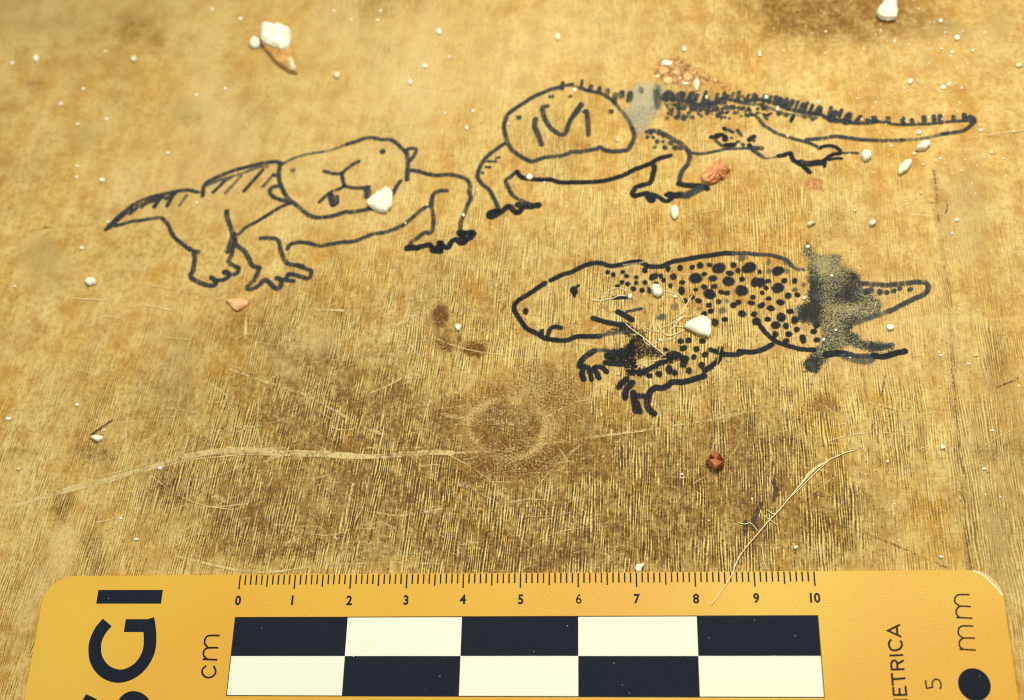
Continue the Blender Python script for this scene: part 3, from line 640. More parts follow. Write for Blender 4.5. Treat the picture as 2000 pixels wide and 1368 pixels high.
SPK = [(40, 325, 55, 55), (110, 355, 55, 60), (225, 320, 55, 45), (270, 370, 60, 50), (390, 385, 50, 50), (495, 300, 65, 75), (600, 378, 125, 75), (690, 370, 56, 60), (720, 420, 54, 60), (215, 445, 55, 60), (285, 465, 60, 60), (165, 490, 60, 50), (390, 450, 55, 50), (490, 445, 60, 55), (630, 455, 65, 40), (355, 525, 65, 60), (460, 540, 65, 55), (545, 540, 40, 80), (775, 280, 60, 80), (920, 270, 65, 75), (1070, 260, 65, 55), (1165, 235, 75, 75), (840, 375, 75, 80), (805, 485, 55, 55), (945, 445, 70, 50), (940, 545, 80, 95), (1110, 395, 150, 115), (1215, 345, 65, 50), (1280, 230, 70, 50), (1390, 270, 160, 115), (1320, 395, 95, 65), (1335, 495, 75, 55), (1215, 500, 80, 55), (1280, 590, 140, 115), (1110, 535, 55, 45), (1070, 625, 65, 60), (1145, 670, 80, 60), (1275, 725, 75, 60), (1295, 795, 70, 60), (1155, 770, 60, 50, 1), (1215, 830, 70, 60), (1435, 790, 100, 85, 1), (1510, 435, 145, 115), (1525, 335, 95, 60), (1570, 235, 75, 65), (1625, 305, 60, 60), (1670, 150, 110, 90, 1), (1760, 270, 175, 120), (1675, 405, 65, 65), (1670, 545, 145, 130), (1830, 445, 90, 120), (1805, 625, 70, 55), (1785, 695, 85, 55), (1425, 565, 80, 52), (1495, 572, 76, 56), (1390, 680, 65, 55), (1490, 670, 60, 55, 1), (1570, 720, 80, 65), (1630, 685, 70, 60), (1675, 825, 95, 75), (1820, 830, 75, 60), (1850, 920, 100, 90), (1465, 895, 75, 55), (1340, 930, 85, 90), (700, 865, 140, 90, 1), (850, 740, 90, 90, 1), (985, 670, 60, 60)]
SPL = [(460, 335, 45, 45), (555, 325, 55, 60, 1), (655, 325, 130, 95), (755, 330, 60, 60, 1), (735, 235, 70, 60, 1), (550, 235, 55, 70, 1), (470, 450, 90, 100), (545, 435, 60, 50), (525, 505, 60, 45), (655, 510, 125, 100), (720, 430, 65, 55), (835, 430, 60, 60), (485, 560, 50, 45), (475, 693, 85, 55), (555, 620, 60, 45), (680, 660, 90, 60), (578, 722, 85, 60), (765, 590, 65, 65), (835, 525, 70, 55, 1), (860, 580, 65, 50), (930, 470, 50, 60, 1), (785, 757, 75, 55), (690, 820, 95, 95), (545, 840, 65, 50), (630, 905, 95, 80), (740, 912, 60, 65), (855, 948, 60, 55), (770, 1000, 70, 60), (1035, 970, 70, 55), (1065, 905, 70, 60), (920, 1050, 65, 100), (830, 850, 70, 80), (1070, 1060, 70, 50), (625, 1000, 60, 70), (740, 1070, 60, 50)]
for reg, lst in ((RJ, SPJ), (RK, SPK), (RL, SPL)):
    for s_ in lst:
        q_ = zc(*reg, [s_[:2]])[0]
        spot('spot', q_[0], q_[1], s_[2] / reg[1], s_[3] / reg[1], INKG if len(s_) > 4 else B_, d3)
# rump smudge, tail and hind foot
def rump(X, Y):
    x, y = (X - 1540) * RM[1], (Y - 460) * RM[1]
    f = 0.52 + 0.62 * np.exp(-((x - 215) / 95) ** 2 - ((y - 620) / 260) ** 2) + 0.5 * np.exp(-((x - 170) / 90) ** 2 - ((y - 770) / 80) ** 2)
    f += 0.8 * np.exp(-((x - 210) / 100) ** 2 - ((y - 1250) / 90) ** 2) + 0.35 * np.exp(-((x - 620) / 90) ** 2 - ((y - 900) / 130) ** 2)
    f += 0.45 * np.exp(-((x - 560) / 120) ** 2 - ((y - 560) / 110) ** 2) + 0.45 * np.exp(-((x - 640) / 60) ** 2 - ((y - 390) / 60) ** 2) + 0.55 * np.exp(-((x - 860) / 140) ** 2 - ((y - 1060) / 50) ** 2)
    f -= 0.35 * np.exp(-((x - 330) / 110) ** 2 - ((y - 290) / 90) ** 2) + 0.3 * np.exp(-((x - 560) / 140) ** 2 - ((y - 710) / 60) ** 2)
    return np.clip(f, 0, 1.15)
smear('smudge', zc(*RM, [(185, 75), (235, 110), (250, 180), (340, 180), (480, 190), (520, 270), (620, 330), (690, 400), (720, 520), (850, 590), (900, 640), (880, 740), (760, 800), (630, 850), (600, 930), (700, 980), (830, 1020), (990, 1040), (1000, 1090), (820, 1120), (740, 1120), (600, 1050), (520, 1080), (400, 1150), (345, 1210), (280, 1320), (160, 1310), (130, 1230), (240, 1100), (320, 1000), (310, 880), (200, 830), (50, 840), (70, 700), (180, 620), (190, 480), (175, 330), (180, 240), (140, 150)]),
      SMUDGE, d3, feather=12, field=rump)
S(d3, 'tail', RM, 58, [(690, 455), (800, 462), (930, 472), (1050, 462), (1150, 452), (1260, 442), (1318, 458), (1335, 510), (1290, 560), (1200, 602), (1080, 662), (960, 722)], F_)
S(d3, 'tail', RM, 58, [(960, 722), (880, 750), (760, 790), (640, 840)], INKG)
for x, y, w, h in ((780, 520, 90, 60), (870, 540, 62, 60), (935, 545, 60, 48), (1005, 530, 60, 50), (1060, 508, 50, 50), (1160, 515, 60, 46), (740, 540, 60, 60)):
    q_ = zc(*RM, [(x, y)])[0]; spot('spot', q_[0], q_[1], w / RM[1], h / RM[1], F_, d3)
S(d3, 'foot', RM, 70, [(360, 1140), (450, 1125), (540, 1130)], B_)
S(d3, 'foot', RM, 105, [(540, 1150), (640, 1180), (720, 1200), (790, 1180)], INKG)
S(d3, 'foot', RM, 60, [(560, 1130), (660, 1150), (760, 1150)], INKF)
S(d3, 'toe', RM, 62, [(810, 1145), (900, 1158), (1000, 1130), (1110, 1105)], INK); S(d3, 'toe', RM, 54, [(870, 1060), (940, 1050), (990, 1040)], INKG)

# ------------------------------------------------------------------ dirt patches and scratches on the tabletop
PALEW = None
def make_scratch(name, col, thr):
    T = NT(name); P = T.pos((1, 1, 1))
    n = T.noise(P, 17.0, 3, 0.65); n2 = T.noise(P, 2.5, 2, 0.5)
    a = T.step(T.math('MULTIPLY_ADD', n, 0.6, T.math('MULTIPLY', n2, 0.4)), thr - .1, thr + .12, 0.0, 0.85)
    return T.finish(T.bsdf(Base_Color=col, Roughness=0.5, Specular_IOR_Level=0.3, Normal=T.bump(n, .5, .0004)), a)
SCR = make_scratch('raw_wood_scratch', srgb(226, 198, 134), 0.46)
SCRW = make_scratch('faint_wood_scratch', srgb(222, 192, 124), 0.51)
SCRP = make_scratch('broad_pale_scuff', srgb(224, 194, 128), 0.56)
DKS = make_scratch('dark_stain_streak', srgb(62, 38, 14), 0.45)
CRK = make_scratch('dark_crack', srgb(104, 76, 34), 0.53)
Z0 = ((0, 680), 3.258); Z1 = ((450, 820), 4.0); Z2 = ((450, 560), 4.4444); Z3 = ((0, 340), 4.0); Z4 = ((1300, 780), 4.56); Z5 = ((1600, 680), 3.11); Z6 = ((1660, 200), 4.885); Z7 = ((0, 1068), 4.0); Z8 = ((400, 1068), 4.0)
O0 = Vector((0, 0, 0))
SC = [(J2((Z0, [(0, 1040), (150, 990), (300, 942), (450, 887), (600, 857), (750, 825)])), 7, SCRW), (J2((Z0, [(0, 1015), (200, 975), (420, 915), (700, 845), (900, 775), (1050, 722), (1200, 682), (1350, 652), (1500, 638), (1600, 642)])), 5.5, SCR),
      (J2((Z0, [(900, 785), (1100, 712), (1300, 672), (1460, 640)]), (Z1, [(0, 245), (150, 248), (350, 252), (600, 266), (850, 286), (1100, 290), (1350, 270), (1600, 256), (1740, 262)])), 9, SCR),
      (J2((Z1, [(0, 220), (200, 225), (420, 222)])), 3, SCR), (J2((Z1, [(500, 240), (700, 248), (820, 245)])), 3, SCR),
      (J2((Z4, [(0, 242), (200, 217), (400, 187), (550, 160), (750, 112), (1000, 55)])), 4, SCRW), (J2((Z4, [(350, 200), (520, 150), (740, 95), (900, 60)])), 3, SCRW), ([(880, 885), (980, 880), (1100, 862), (1300, 835)], 5, SCRW),
      (J2((Z1, [(960, 500), (930, 620), (905, 760), (890, 900), (870, 1000), (840, 1150)])), 4.5, SCR), (J2((Z1, [(0, 1170), (200, 1190), (400, 1182), (620, 1150)])), 4, SCR),
      (J2((Z7, [(1380, 75), (1600, 130), (1800, 172), (2000, 195)])), 4.5, SCR), (J2((Z2, [(0, 720), (200, 790), (400, 860), (650, 940), (800, 1020), (950, 1100), (1100, 1190), (1300, 1280)])), 4.5, SCRW),
      (J2((Z2, [(890, 1222), (960, 1245), (1040, 1242), (1090, 1212)])), 3, SCR), (J2((Z2, [(1555, 500), (1620, 580), (1660, 650), (1650, 720)])), 3, SCR), (J2((Z2, [(1440, 680), (1440, 640), (1480, 560)])), 3, SCR),
      (J2((Z2, [(1220, 920), (1350, 870), (1480, 800)])), 3, SCR), (J2((Z2, [(770, 205), (980, 205)])), 5, SCR), (J2((Z2, [(135, 280), (130, 440)])), 6, SCR), (J2((Z2, [(0, 1280), (150, 1230), (330, 1190), (480, 1140)])), 4, SCRW),
      (J2((Z3, [(1100, 850), (1300, 890), (1500, 930), (1740, 980)])), 5, SCRW), (J2((Z3, [(790, 1118), (850, 1112), (920, 1128)])), 3, SCR), (J2((Z3, [(1110, 1018), (1340, 1065)])), 4, SCR), (J2((Z3, [(550, 970), (840, 987)])), 3, SCR),
      (J2((Z3, [(1280, 1275), (1480, 1295)])), 4, SCRW), (J2((Z6, [(1150, 342), (1400, 302), (1661, 265)])), 3.5, SCRW), (J2((Z6, [(580, 1065), (750, 1080)])), 3, SCR), (J2((Z1, [(1480, 360), (1620, 350)])), 3, SCR),
      (J2((Z1, [(350, 820), (500, 828), (690, 835)])), 3, SCRW), (J2((Z1, [(1030, 700), (1250, 745), (1420, 740), (1680, 690)])), 4, SCRW), (J2((Z1, [(980, 850), (1290, 850)])), 3, SCRW), (J2((Z0, [(90, 1115), (350, 1155)])), 4, SCRW),
      (J2((Z1, [(250, 1180), (320, 980), (440, 830)])), 5, SCRW), (J2((Z1, [(880, 1130), (1300, 1115), (1780, 1135)])), 3, SCRW), (J2((Z0, [(920, 685), (1060, 655), (1150, 630)])), 4, SCRW), (J2((Z0, [(1310, 360), (1450, 320), (1340, 225)])), 2.5, SCR),
      ([(815, 165), (835, 172), (900, 180)], 4, SCRW), (J2((Z4, [(560, 1110), (640, 1110)])), 3, SCRW), ([(990, 880), (1080, 905), (1200, 880)], 3, SCRW), ([(1060, 640), (1100, 650)], 2, SCR), ([(988, 648), (1004, 672)], 2.2, SCR)]
for k in range(5):
    dy = -9 + 4.6 * k + random.uniform(-1, 1); a0 = random.uniform(0, 250)
    SC.append(([(x, np.interp(x, [0, 150, 260, 370, 480, 620, 760, 880], [997, 952, 922, 891, 878, 884, 891, 886]) + dy * (.5 + .5 * math.sin(x / 130 + k))) for x in np.arange(a0, random.uniform(650, 860), 45)], 2.6, SCR))
for k in range(16):
    x, y = random.uniform(150, 900), random.uniform(640, 1090)
    L = random.uniform(60, 200); an = random.gauss(0.1, .5)
    SC.append(([(x + math.cos(an) * L * t, min(1108, y - math.sin(an) * L * t + 8 * math.sin(3 * t + k))) for t in (0, .33, .66, 1)], random.uniform(5, 11), SCRP))
for k in range(70):
    x, y = random.uniform(150, 1050), random.uniform(640, 1100)
    if k > 48: x, y = random.uniform(1050, 1980), random.uniform(420, 1100)
    L = random.uniform(45, 170); an = random.gauss(0.15, .45)
    if random.random() < .25: an = 1.45 + random.uniform(-.25, .1)
    bow = random.uniform(-.1, .1) * L
    SC.append(([(x + math.cos(an) * L * t - math.sin(an) * bow * 4 * t * (1 - t), min(1110, y - math.sin(an) * L * t - math.cos(an) * bow * 4 * t * (1 - t))) for t in (0, .33, .66, 1)], random.uniform(1.6, 2.8), SCRW if k % 3 else SCR))
for p, w, m in SC:
    ribbon('scratch', p, w, m, tabletop, z0=0.0008, jit=.35, org=O0)
for p, w in ((J2((Z5, [(0, 1045), (150, 1085), (300, 1135), (450, 1190), (600, 1255), (780, 1335)])), 3.2), (J2((Z4, [(520, 893), (700, 920), (830, 945)])), 2.6), (J2((Z4, [(1290, 830), (1400, 865), (1560, 870)])), 4), (J2((Z5, [(1080, 240), (1210, 185)])), 4),
             (J2((Z5, [(850, 870), (885, 930), (875, 1000), (900, 1100), (905, 1200)])), 3.2), (J2((Z5, [(800, 120), (825, 300), (840, 480), (855, 620), (880, 760)])), 3), (J2((Z6, [(800, 650), (820, 800), (835, 960)])), 4.5), (J2((Z6, [(840, 1080), (850, 1180), (862, 1240)])), 3), (J2((Z6, [(760, 955), (840, 962)])), 3), (J2((Z6, [(915, 940), (930, 1000), (910, 1060)])), 3.5),
             (J2((Z5, [(320, 540), (330, 420), (335, 350)])), 3.5), (J2((Z5, [(380, 290), (400, 170)])), 4), (J2((Z5, [(370, 355), (480, 385)])), 3), (J2((Z4, [(960, 710), (965, 760), (985, 790), (965, 900)])), 9), (J2((Z4, [(850, 935), (820, 1000), (790, 1070), (790, 1150)])), 11), (J2((Z4, [(715, 1090), (710, 1200)])), 9),
             ([(738, 792), (743, 806), (734, 818)], 4.5), (J2((Z3, [(250, 445), (330, 425), (410, 412)])), 2.2)):
    ribbon('crack', p, w, DKS if w > 5 else CRK, tabletop, z0=0.0012, jit=.5, org=O0)
smear('stain', zc((1240, 80), 2000 / 260, [(280, 420), (350, 330), (450, 285), (600, 250), (750, 280), (850, 370), (980, 450), (1100, 530), (1220, 560), (1320, 650), (1430, 730), (1300, 720), (1180, 640), (1060, 660), (1000, 740), (920, 790), (860, 700), (750, 660), (620, 660), (480, 660), (390, 590), (290, 520)]), CRUST, tabletop, feather=7, amount=1.0, z=.0012, org=O0)
smear('stain', zc((1340, 260), 6.217, [(1440, 610), (1480, 560), (1600, 555), (1670, 570), (1640, 700), (1560, 690), (1480, 690)]), PEACH, tabletop, feather=5, z=.0012, org=O0)
smear('stain', zc((1340, 260), 6.217, [(620, 600), (760, 580), (860, 640), (740, 670)]), PEACH, tabletop, feather=8, amount=.5, z=.0011, org=O0)
RUSTP = make_smear('brown_stain', srgb(112, 64, 26), srgb(180, 126, 60), 26, None, .8, .45, .3)
RINGP = make_smear('dried_ring', srgb(150, 100, 48), srgb(232, 196, 126), 30, None, .8, .0, .3)
for poly in ([(848, 594), (860, 588), (876, 598), (880, 622), (868, 642), (850, 640), (843, 615)], [(850, 664), (868, 660), (886, 674), (882, 688), (862, 686)], [(890, 655), (900, 650), (905, 664), (894, 670)], [(900, 684), (918, 668), (946, 668), (951, 690), (936, 702), (912, 697)]):
    smear('stain', poly, RUSTP, tabletop, feather=6, step=3, amount=.62, z=.001, org=O0, field=lambda X, Y: 0 * X + .75)
def ringfn(cx, cy, rx, ry, wd, amt, cut=None):
    def fn(X, Y):
        r = np.hypot((X - cx) / rx, (Y - cy) / ry); a = np.arctan2(Y - cy, X - cx)
        r = r + .05 * np.sin(3 * a + 1) + .03 * np.sin(7 * a)
        d = amt * np.exp(-((r - 1) / wd) ** 2) * (.75 + .25 * np.sin(2 * a + .6))
        return d
    return fn
box = lambda a, b, c, d: [(a, b), (c, b), (c, d), (a, d)]
smear('ring_stain', box(890, 745, 1100, 935), RINGP, tabletop, feather=6, step=4, z=.0013, org=O0, densfn=ringfn(992, 836, 76, 57, .15, .76), field=lambda X, Y: 0 * X + .35)
smear('ring_stain', box(850, 690, 1190, 970), RUSTP, tabletop, feather=6, step=5, z=.0011, org=O0, densfn=ringfn(1000, 838, 112, 84, .34, .47), field=lambda X, Y: 0 * X + .5)
# many hair-fine scuffs too small to pick apart
vs, fs = [], []
for k in range(420):
    x, y = random.uniform(0, 2000), random.uniform(150, 1112)
    if k < 220: x, y = random.gauss(720, 300), random.gauss(930, 140)
    if y > 1112: continue
    L = random.uniform(12, 60); an = random.gauss(0.0, 0.45) if random.random() < .7 else random.uniform(-1.5, 1.5)
    w = random.uniform(0.6, 1.3); z = 0.0009 + 0.00001 * (k % 50)
    c, s_ = math.cos(an), math.sin(an); bow = random.uniform(-.12, .12) * L
    b0 = len(vs)
    for t in (-.5, -.2, .2, .5):
        px, py = x + c * L * t - s_ * bow * (0.25 - t * t), y + s_ * L * t + c * bow * (0.25 - t * t)
        ww = w * (1.0 if abs(t) < .4 else .35)
        vs += [tuple(at(px - s_ * ww, py + c * ww, z)), tuple(at(px + s_ * ww, py - c * ww, z))]
    for q3 in range(3): fs.append((b0 + 2 * q3, b0 + 2 * q3 + 1, b0 + 2 * q3 + 3, b0 + 2 * q3 + 2))
fine = link('fine_scratches', mesh_from('fine_scratches', vs, fs), SCRW, tabletop); fine['kind'] = 'stuff'

# ------------------------------------------------------------------ scale card
def make_card(col):
    T = NT('yellow_card_plastic'); P = T.pos((1, 1, 1))
    n = T.noise(P, 45.0, 2, 0.6); n2 = T.noise(P, 0.25, 2, .5)
    c = T.mix(T.step(n2, 0.35, 0.65), srgb(220, 174, 54), srgb(219, 163, 50))
    return T.finish(T.bsdf(Base_Color=c, Roughness=0.42, Specular_IOR_Level=0.35, Normal=T.bump(n, 0.22, 0.0003)))
def make_print(name, col, rough, bump=.2, spec=.4, flecks=True):
    T = NT(name); P = T.pos((1, 1, 1))
    n = T.noise(P, 38.0, 3, 0.65)
    c = T.mix(T.math('MULTIPLY', T.step(n, .66, .78), .35), col, tuple(min(1, x + .12) for x in col)) if flecks else col
    return T.finish(T.bsdf(Base_Color=c, Roughness=rough, Specular_IOR_Level=spec, Normal=T.bump(n, bump, .0003)))
YEL = make_card(None)
NAVY = make_print('navy_print', (0.0055, 0.0085, 0.018), 0.42, .6, .14)
WHITE = make_print('cream_print', srgb(233, 232, 208), 0.5, .08, .3, False)
TXT = make_print('brown_black_print', (0.02, 0.008, 0.006), 0.5, .1, .15, False)
CARDW = make_print('worn_card_edge', srgb(246, 240, 214), 0.5, .1, .3, False)
CT = 0.05
def ccm(px, py): 
    v = at(px, py, CT); return v.x / CM, v.y / CM
xl = ccm(56, 1318)[0]; xr = ccm(1980, 1300)[0]
card = empty('scale_card', Vector(((xl + xr) / 2 * CM, 0, 0)), 'yellow photo scale card with black and white checks and centimetre ticks', 'scale card')
corg = card.location.copy()
def rrect(x0, y0, x1, y1, r, n=10):
    out = []
    for cx_, cy_, a0 in ((x1 - r, y1 - r, 0), (x0 + r, y1 - r, 90), (x0 + r, y0 + r, 180), (x1 - r, y0 + r, 270)):
        for k in range(n + 1):
            a = math.radians(a0 + 90 * k / n); out.append((cx_ + r * math.cos(a), cy_ + r * math.sin(a)))
    return out
def slab(name, out, z0, z1, mat, parent, bev=0.0, org=None):
    n = len(out); cx_ = sum(p[0] for p in out) / n; cy_ = sum(p[1] for p in out) / n
    verts = [Vector((x, y, z0)) * CM for x, y in out]
    rings = [verts]
    if bev:
        verts2 = [Vector((x, y, z1 - bev)) * CM for x, y in out]; rings.append(verts2)
        def ins(k):
            a, b, c = out[k - 1], out[k], out[(k + 1) % n]
            t = Vector((c[0] - a[0], c[1] - a[1])); t.normalize()
            return (b[0] - t.y * bev, b[1] + t.x * bev)
        rings.append([Vector((*ins(k), z1)) * CM for k in range(n)])
    else: rings.append([Vector((x, y, z1)) * CM for x, y in out])
    V = [v for r in rings for v in r]; F = []
    for r in range(len(rings) - 1):
        for k in range(n): F.append((r * n + k, r * n + (k + 1) % n, (r + 1) * n + (k + 1) % n, (r + 1) * n + k))
    F.append(tuple((len(rings) - 1) * n + k for k in range(n))); F.append(tuple(range(n))[::-1])
    return link(name, mesh_from(name, V, F, corg if org is None else org), mat, parent)
YB = -6.2
slab('card_body', rrect(xl, YB, xr, 0.012, 0.52), 0.004, CT, YEL, card, 0.006)
# whitened worn rim at the upper right corner
co = rrect(xl, YB, xr, 0.012, 0.52)[1:10]
V = []; F = []
for k, (x, y) in enumerate(co):
    cxx, cyy = xr - .52, 0.012 - .52
    f = math.sin(math.pi * (k + .5) / len(co)) ; o_ = .0025; i_ = -.016 - .055 * f * (.6 if k > 4 else 1)
    L_ = math.hypot(x - cxx, y - cyy); ux, uy = (x - cxx) / L_, (y - cyy) / L_
    V += [Vector((x + ux * o_, y + uy * o_, CT - .03)) * CM, Vector((x + ux * o_, y + uy * o_, CT - .002)) * CM, Vector((x + ux * i_, y + uy * i_, CT + .0012)) * CM]
for k in range(len(co) - 1):
    F += [(3 * k, 3 * k + 1, 3 * k + 4, 3 * k + 3), (3 * k + 1, 3 * k + 2, 3 * k + 5, 3 * k + 4)]
wr = link('worn_corner', mesh_from('worn_corner', V, [f[::-1] for f in F], corg), CARDW, card)
PZ = CT + 0.0015
def quad(name, x0, y0, x1, y1, mat, z=PZ, parent=card):
    return link(name, mesh_from(name, [Vector((x, y, z)) * CM for x, y in ((x0, y0), (x1, y0), (x1, y1), (x0, y1))], [(0, 1, 2, 3)], corg), mat, parent)
for i in range(101):
    L = 0.25 if i % 10 == 0 else 0.21 if i % 5 == 0 else 0.17
    w = 0.013
    quad('tick', i / 10 - w, -L, i / 10 + w, 0.002, TXT)
H1, HC = 0.7595, 0.6622
for c in range(5):
    for r in range(2):
        quad('check', 2 * c, -(H1 + (r + 1) * HC), 2 * c + 2, -(H1 + r * HC), NAVY if (c + r) % 2 == 0 else WHITE)
for nm, a in (('border', (-.012, -H1, 10.012, -H1 + .016)), ('border', (-.012, -H1 - 2 * HC - .016, 10.012, -H1 - 2 * HC)), ('border', (-.014, -H1 - 2 * HC, -.0005, -H1)), ('border', (10.0005, -H1 - 2 * HC, 10.014, -H1))):
    quad(nm, *a, TXT, PZ)
def glyph(text, px, py, size_cm):
    cu = bpy.data.curves.new('digit', 'FONT'); cu.body = text; cu.size = 1.0; cu.offset = 0.034 if text != '6' else 0.010
    cu.align_x = 'CENTER'; cu.align_y = 'CENTER'
    tmp = bpy.data.objects.new('digit_tmp', cu); COL.objects.link(tmp)
    dg = bpy.context.evaluated_depsgraph_get()
    me = bpy.data.meshes.new_from_object(tmp.evaluated_get(dg))
    bpy.data.objects.remove(tmp); bpy.data.curves.remove(cu)
    xs = [v.co.x for v in me.vertices]; ys = [v.co.y for v in me.vertices]
    sc = size_cm / (max(ys) - min(ys)); mx = (max(xs) + min(xs)) / 2; my = (max(ys) + min(ys)) / 2
    x, y = ccm(px, py)
    for v in me.vertices: v.co = Vector((x + (v.co.x - mx) * sc * .92, y + (v.co.y - my) * sc, PZ)) * CM - corg
    return link('digit', me, TXT, card)
for i, (x, y) in enumerate([(465, 1173), (571, 1173), (682, 1173), (793, 1172.5), (904, 1171), (1017, 1171), (1130.5, 1170), (1244, 1170), (1359.5, 1169.5), (1477, 1168.5), (1592, 1168)]):
    glyph(str(i), x, y, 0.172)
def letter(name, reg, w, strokes, mat, smooth=6, parent=card):
    """printed letter, a few strokes merged into one flat mesh"""
    V, F = [], []
    for k, (pts, cur) in enumerate(strokes):
        pp = zc(*reg, pts)
        sp = catmull(pp, smooth) if cur else pp
        z = PZ + .0004 * k
        Wp = [at(a[0], a[1], z) for a in sp]; n = len(Wp); b0 = len(V)
        hw = .5 * w / reg[1] * (at(1001, 1250, z) - at(1000, 1250, z)).length
        for i in range(n):
            if 0 < i < n - 1:
                t1 = (Wp[i] - Wp[i - 1]).normalized(); t2 = (Wp[i + 1] - Wp[i]).normalized(); t = (t1 + t2).normalized()
                m = 1 / max(.45, t.dot(t1))
            else:
                t = (Wp[min(i + 1, n - 1)] - Wp[max(i - 1, 0)]).normalized(); m = 1
            nv = Vector((-t.y, t.x, 0)) * hw * m
            V += [Wp[i] + nv, Wp[i] - nv]
        for i in range(n - 1): F.append((b0 + 2 * i, b0 + 2 * i + 1, b0 + 2 * i + 3, b0 + 2 * i + 2))
    return link(name, mesh_from(name, V, F, corg), mat, parent)
Y0 = ((0, 1068), 4.0); Y5 = ((1600, 1068), 4.56)
letter('letter', Y0, 113, [([(760, 392), (1265, 392)], 0)], NAVY)
letter('letter', Y0, 104, [([(838, 592), (785, 655), (748, 735), (740, 810), (752, 880), (790, 945), (850, 992), (930, 1012), (1010, 994), (1085, 945), (1140, 870), (1168, 790), (1172, 700), (1166, 630), (1156, 566)], 1), ([(1165, 617), (975, 617)], 0)], NAVY)
letter('letter', Y0, 104, [([(715, 1172), (680, 1240), (672, 1320), (690, 1400), (735, 1465), (800, 1485), (865, 1455), (910, 1390), (940, 1300), (965, 1225), (1010, 1185), (1075, 1190), (1130, 1240), (1155, 1320), (1140, 1420), (1110, 1490)], 1)], NAVY)
letter('letter', Y0, 15, [([(1612, 930), (1582, 958), (1582, 992), (1605, 1018), (1640, 1022), (1672, 1004), (1685, 970), (1668, 932)], 1)], TXT)
letter('letter', Y0, 15, [([(1698, 884), (1582, 880)], 0), ([(1620, 880), (1592, 852), (1592, 818), (1615, 794), (1650, 790), (1706, 790)], 1), ([(1625, 790), (1600, 758), (1602, 722), (1625, 698), (1660, 694), (1716, 695)], 1)], TXT)
letter('letter', Y5, 14, [([(1248, 914), (1396, 922)], 0), ([(1285, 916), (1250, 885), (1252, 842), (1280, 816), (1320, 814), (1388, 815)], 1), ([(1278, 813), (1242, 780), (1242, 732), (1268, 709), (1310, 706), (1372, 708)], 1)], TXT)
letter('letter', Y5, 14, [([(1220, 631), (1365, 638)], 0), ([(1256, 633), (1222, 600), (1224, 560), (1250, 533), (1290, 531), (1352, 535)], 1), ([(1250, 530), (1212, 497), (1210, 457), (1238, 430), (1280, 427), (1339, 428)], 1)], TXT)
letter('digit', Y5, 13, [([(947, 1188), (956, 1262), (1010, 1253)], 0), ([(1010, 1256), (1006, 1215), (1028, 1184), (1058, 1184), (1080, 1208), (1085, 1240), (1076, 1270)], 1)], TXT)
letter('letter', Y5, 18, [([(720, 695), (612, 748), (732, 804)], 0), ([(690, 712), (696, 784)], 0)], TXT)
letter('letter', Y5, 18, [([(642, 826), (622, 855), (626, 895), (652, 922), (690, 922), (724, 904), (737, 868), (722, 834)], 1)], TXT)
letter('letter', Y5, 18, [([(625, 970), (748, 966)], 0)], TXT)
letter('letter', Y5, 18, [([(638, 1096), (760, 1092)], 0), ([(645, 1090), (643, 1040), (660, 1016), (682, 1018), (694, 1042), (697, 1090)], 1), ([(694, 1046), (753, 1012)], 0)], TXT)
letter('letter', Y5, 18, [([(646, 1125), (656, 1240)], 0), ([(652, 1182), (769, 1172)], 0)], TXT)
letter('letter', Y5, 18, [([(658, 1322), (780, 1320)], 0), ([(659, 1250), (664, 1326)], 0), ([(714, 1260), (718, 1324)], 0), ([(768, 1242), (776, 1326)], 0)], TXT)
letter('letter', Y5, 18, [([(792, 1368), (664, 1369)], 0), ([(664, 1366), (745, 1420), (670, 1472)], 0), ([(670, 1470), (800, 1466)], 0)], TXT)
dx_, dy_ = ccm(1903, 1337.5)
link('dot', mesh_from('dot', [Vector((dx_ + .255 * math.cos(2 * math.pi * k / 48), dy_ + .262 * math.sin(2 * math.pi * k / 48), PZ)) * CM for k in range(48)], [tuple(range(48))], corg), NAVY, card)

# ------------------------------------------------------------------ chips, flakes, grains
def make_stone(name, a, b, sc=14, rough=.75, bumpd=.0006):
    T = NT(name); P = T.pos((1, 1, 1))
    n = T.noise(P, sc, 4, .65); n2 = T.noise(P, sc * .35, 3, .6)
    c = T.mix(T.step(T.math('MULTIPLY_ADD', n, .5, T.math('MULTIPLY', n2, .5)), .38, .62), a, b)
    return T.finish(T.bsdf(Base_Color=c, Roughness=rough, Normal=T.bump(n, .35, bumpd), Specular_IOR_Level=.3))
WST = make_stone('white_plaster', srgb(236, 230, 192), srgb(252, 250, 230))
CST = make_stone('cream_plaster', srgb(214, 194, 140), srgb(242, 234, 196))
BST = make_stone('tan_rind', srgb(178, 126, 62), srgb(214, 170, 100))
RST = make_stone('red_brown_stone', srgb(120, 56, 24), srgb(206, 128, 76), 12)
OST = make_stone('orange_flake', srgb(202, 136, 82), srgb(234, 186, 128), 9, .3)
PST = make_stone('peach_flake', srgb(192, 108, 60), srgb(232, 176, 122), 10, .5)
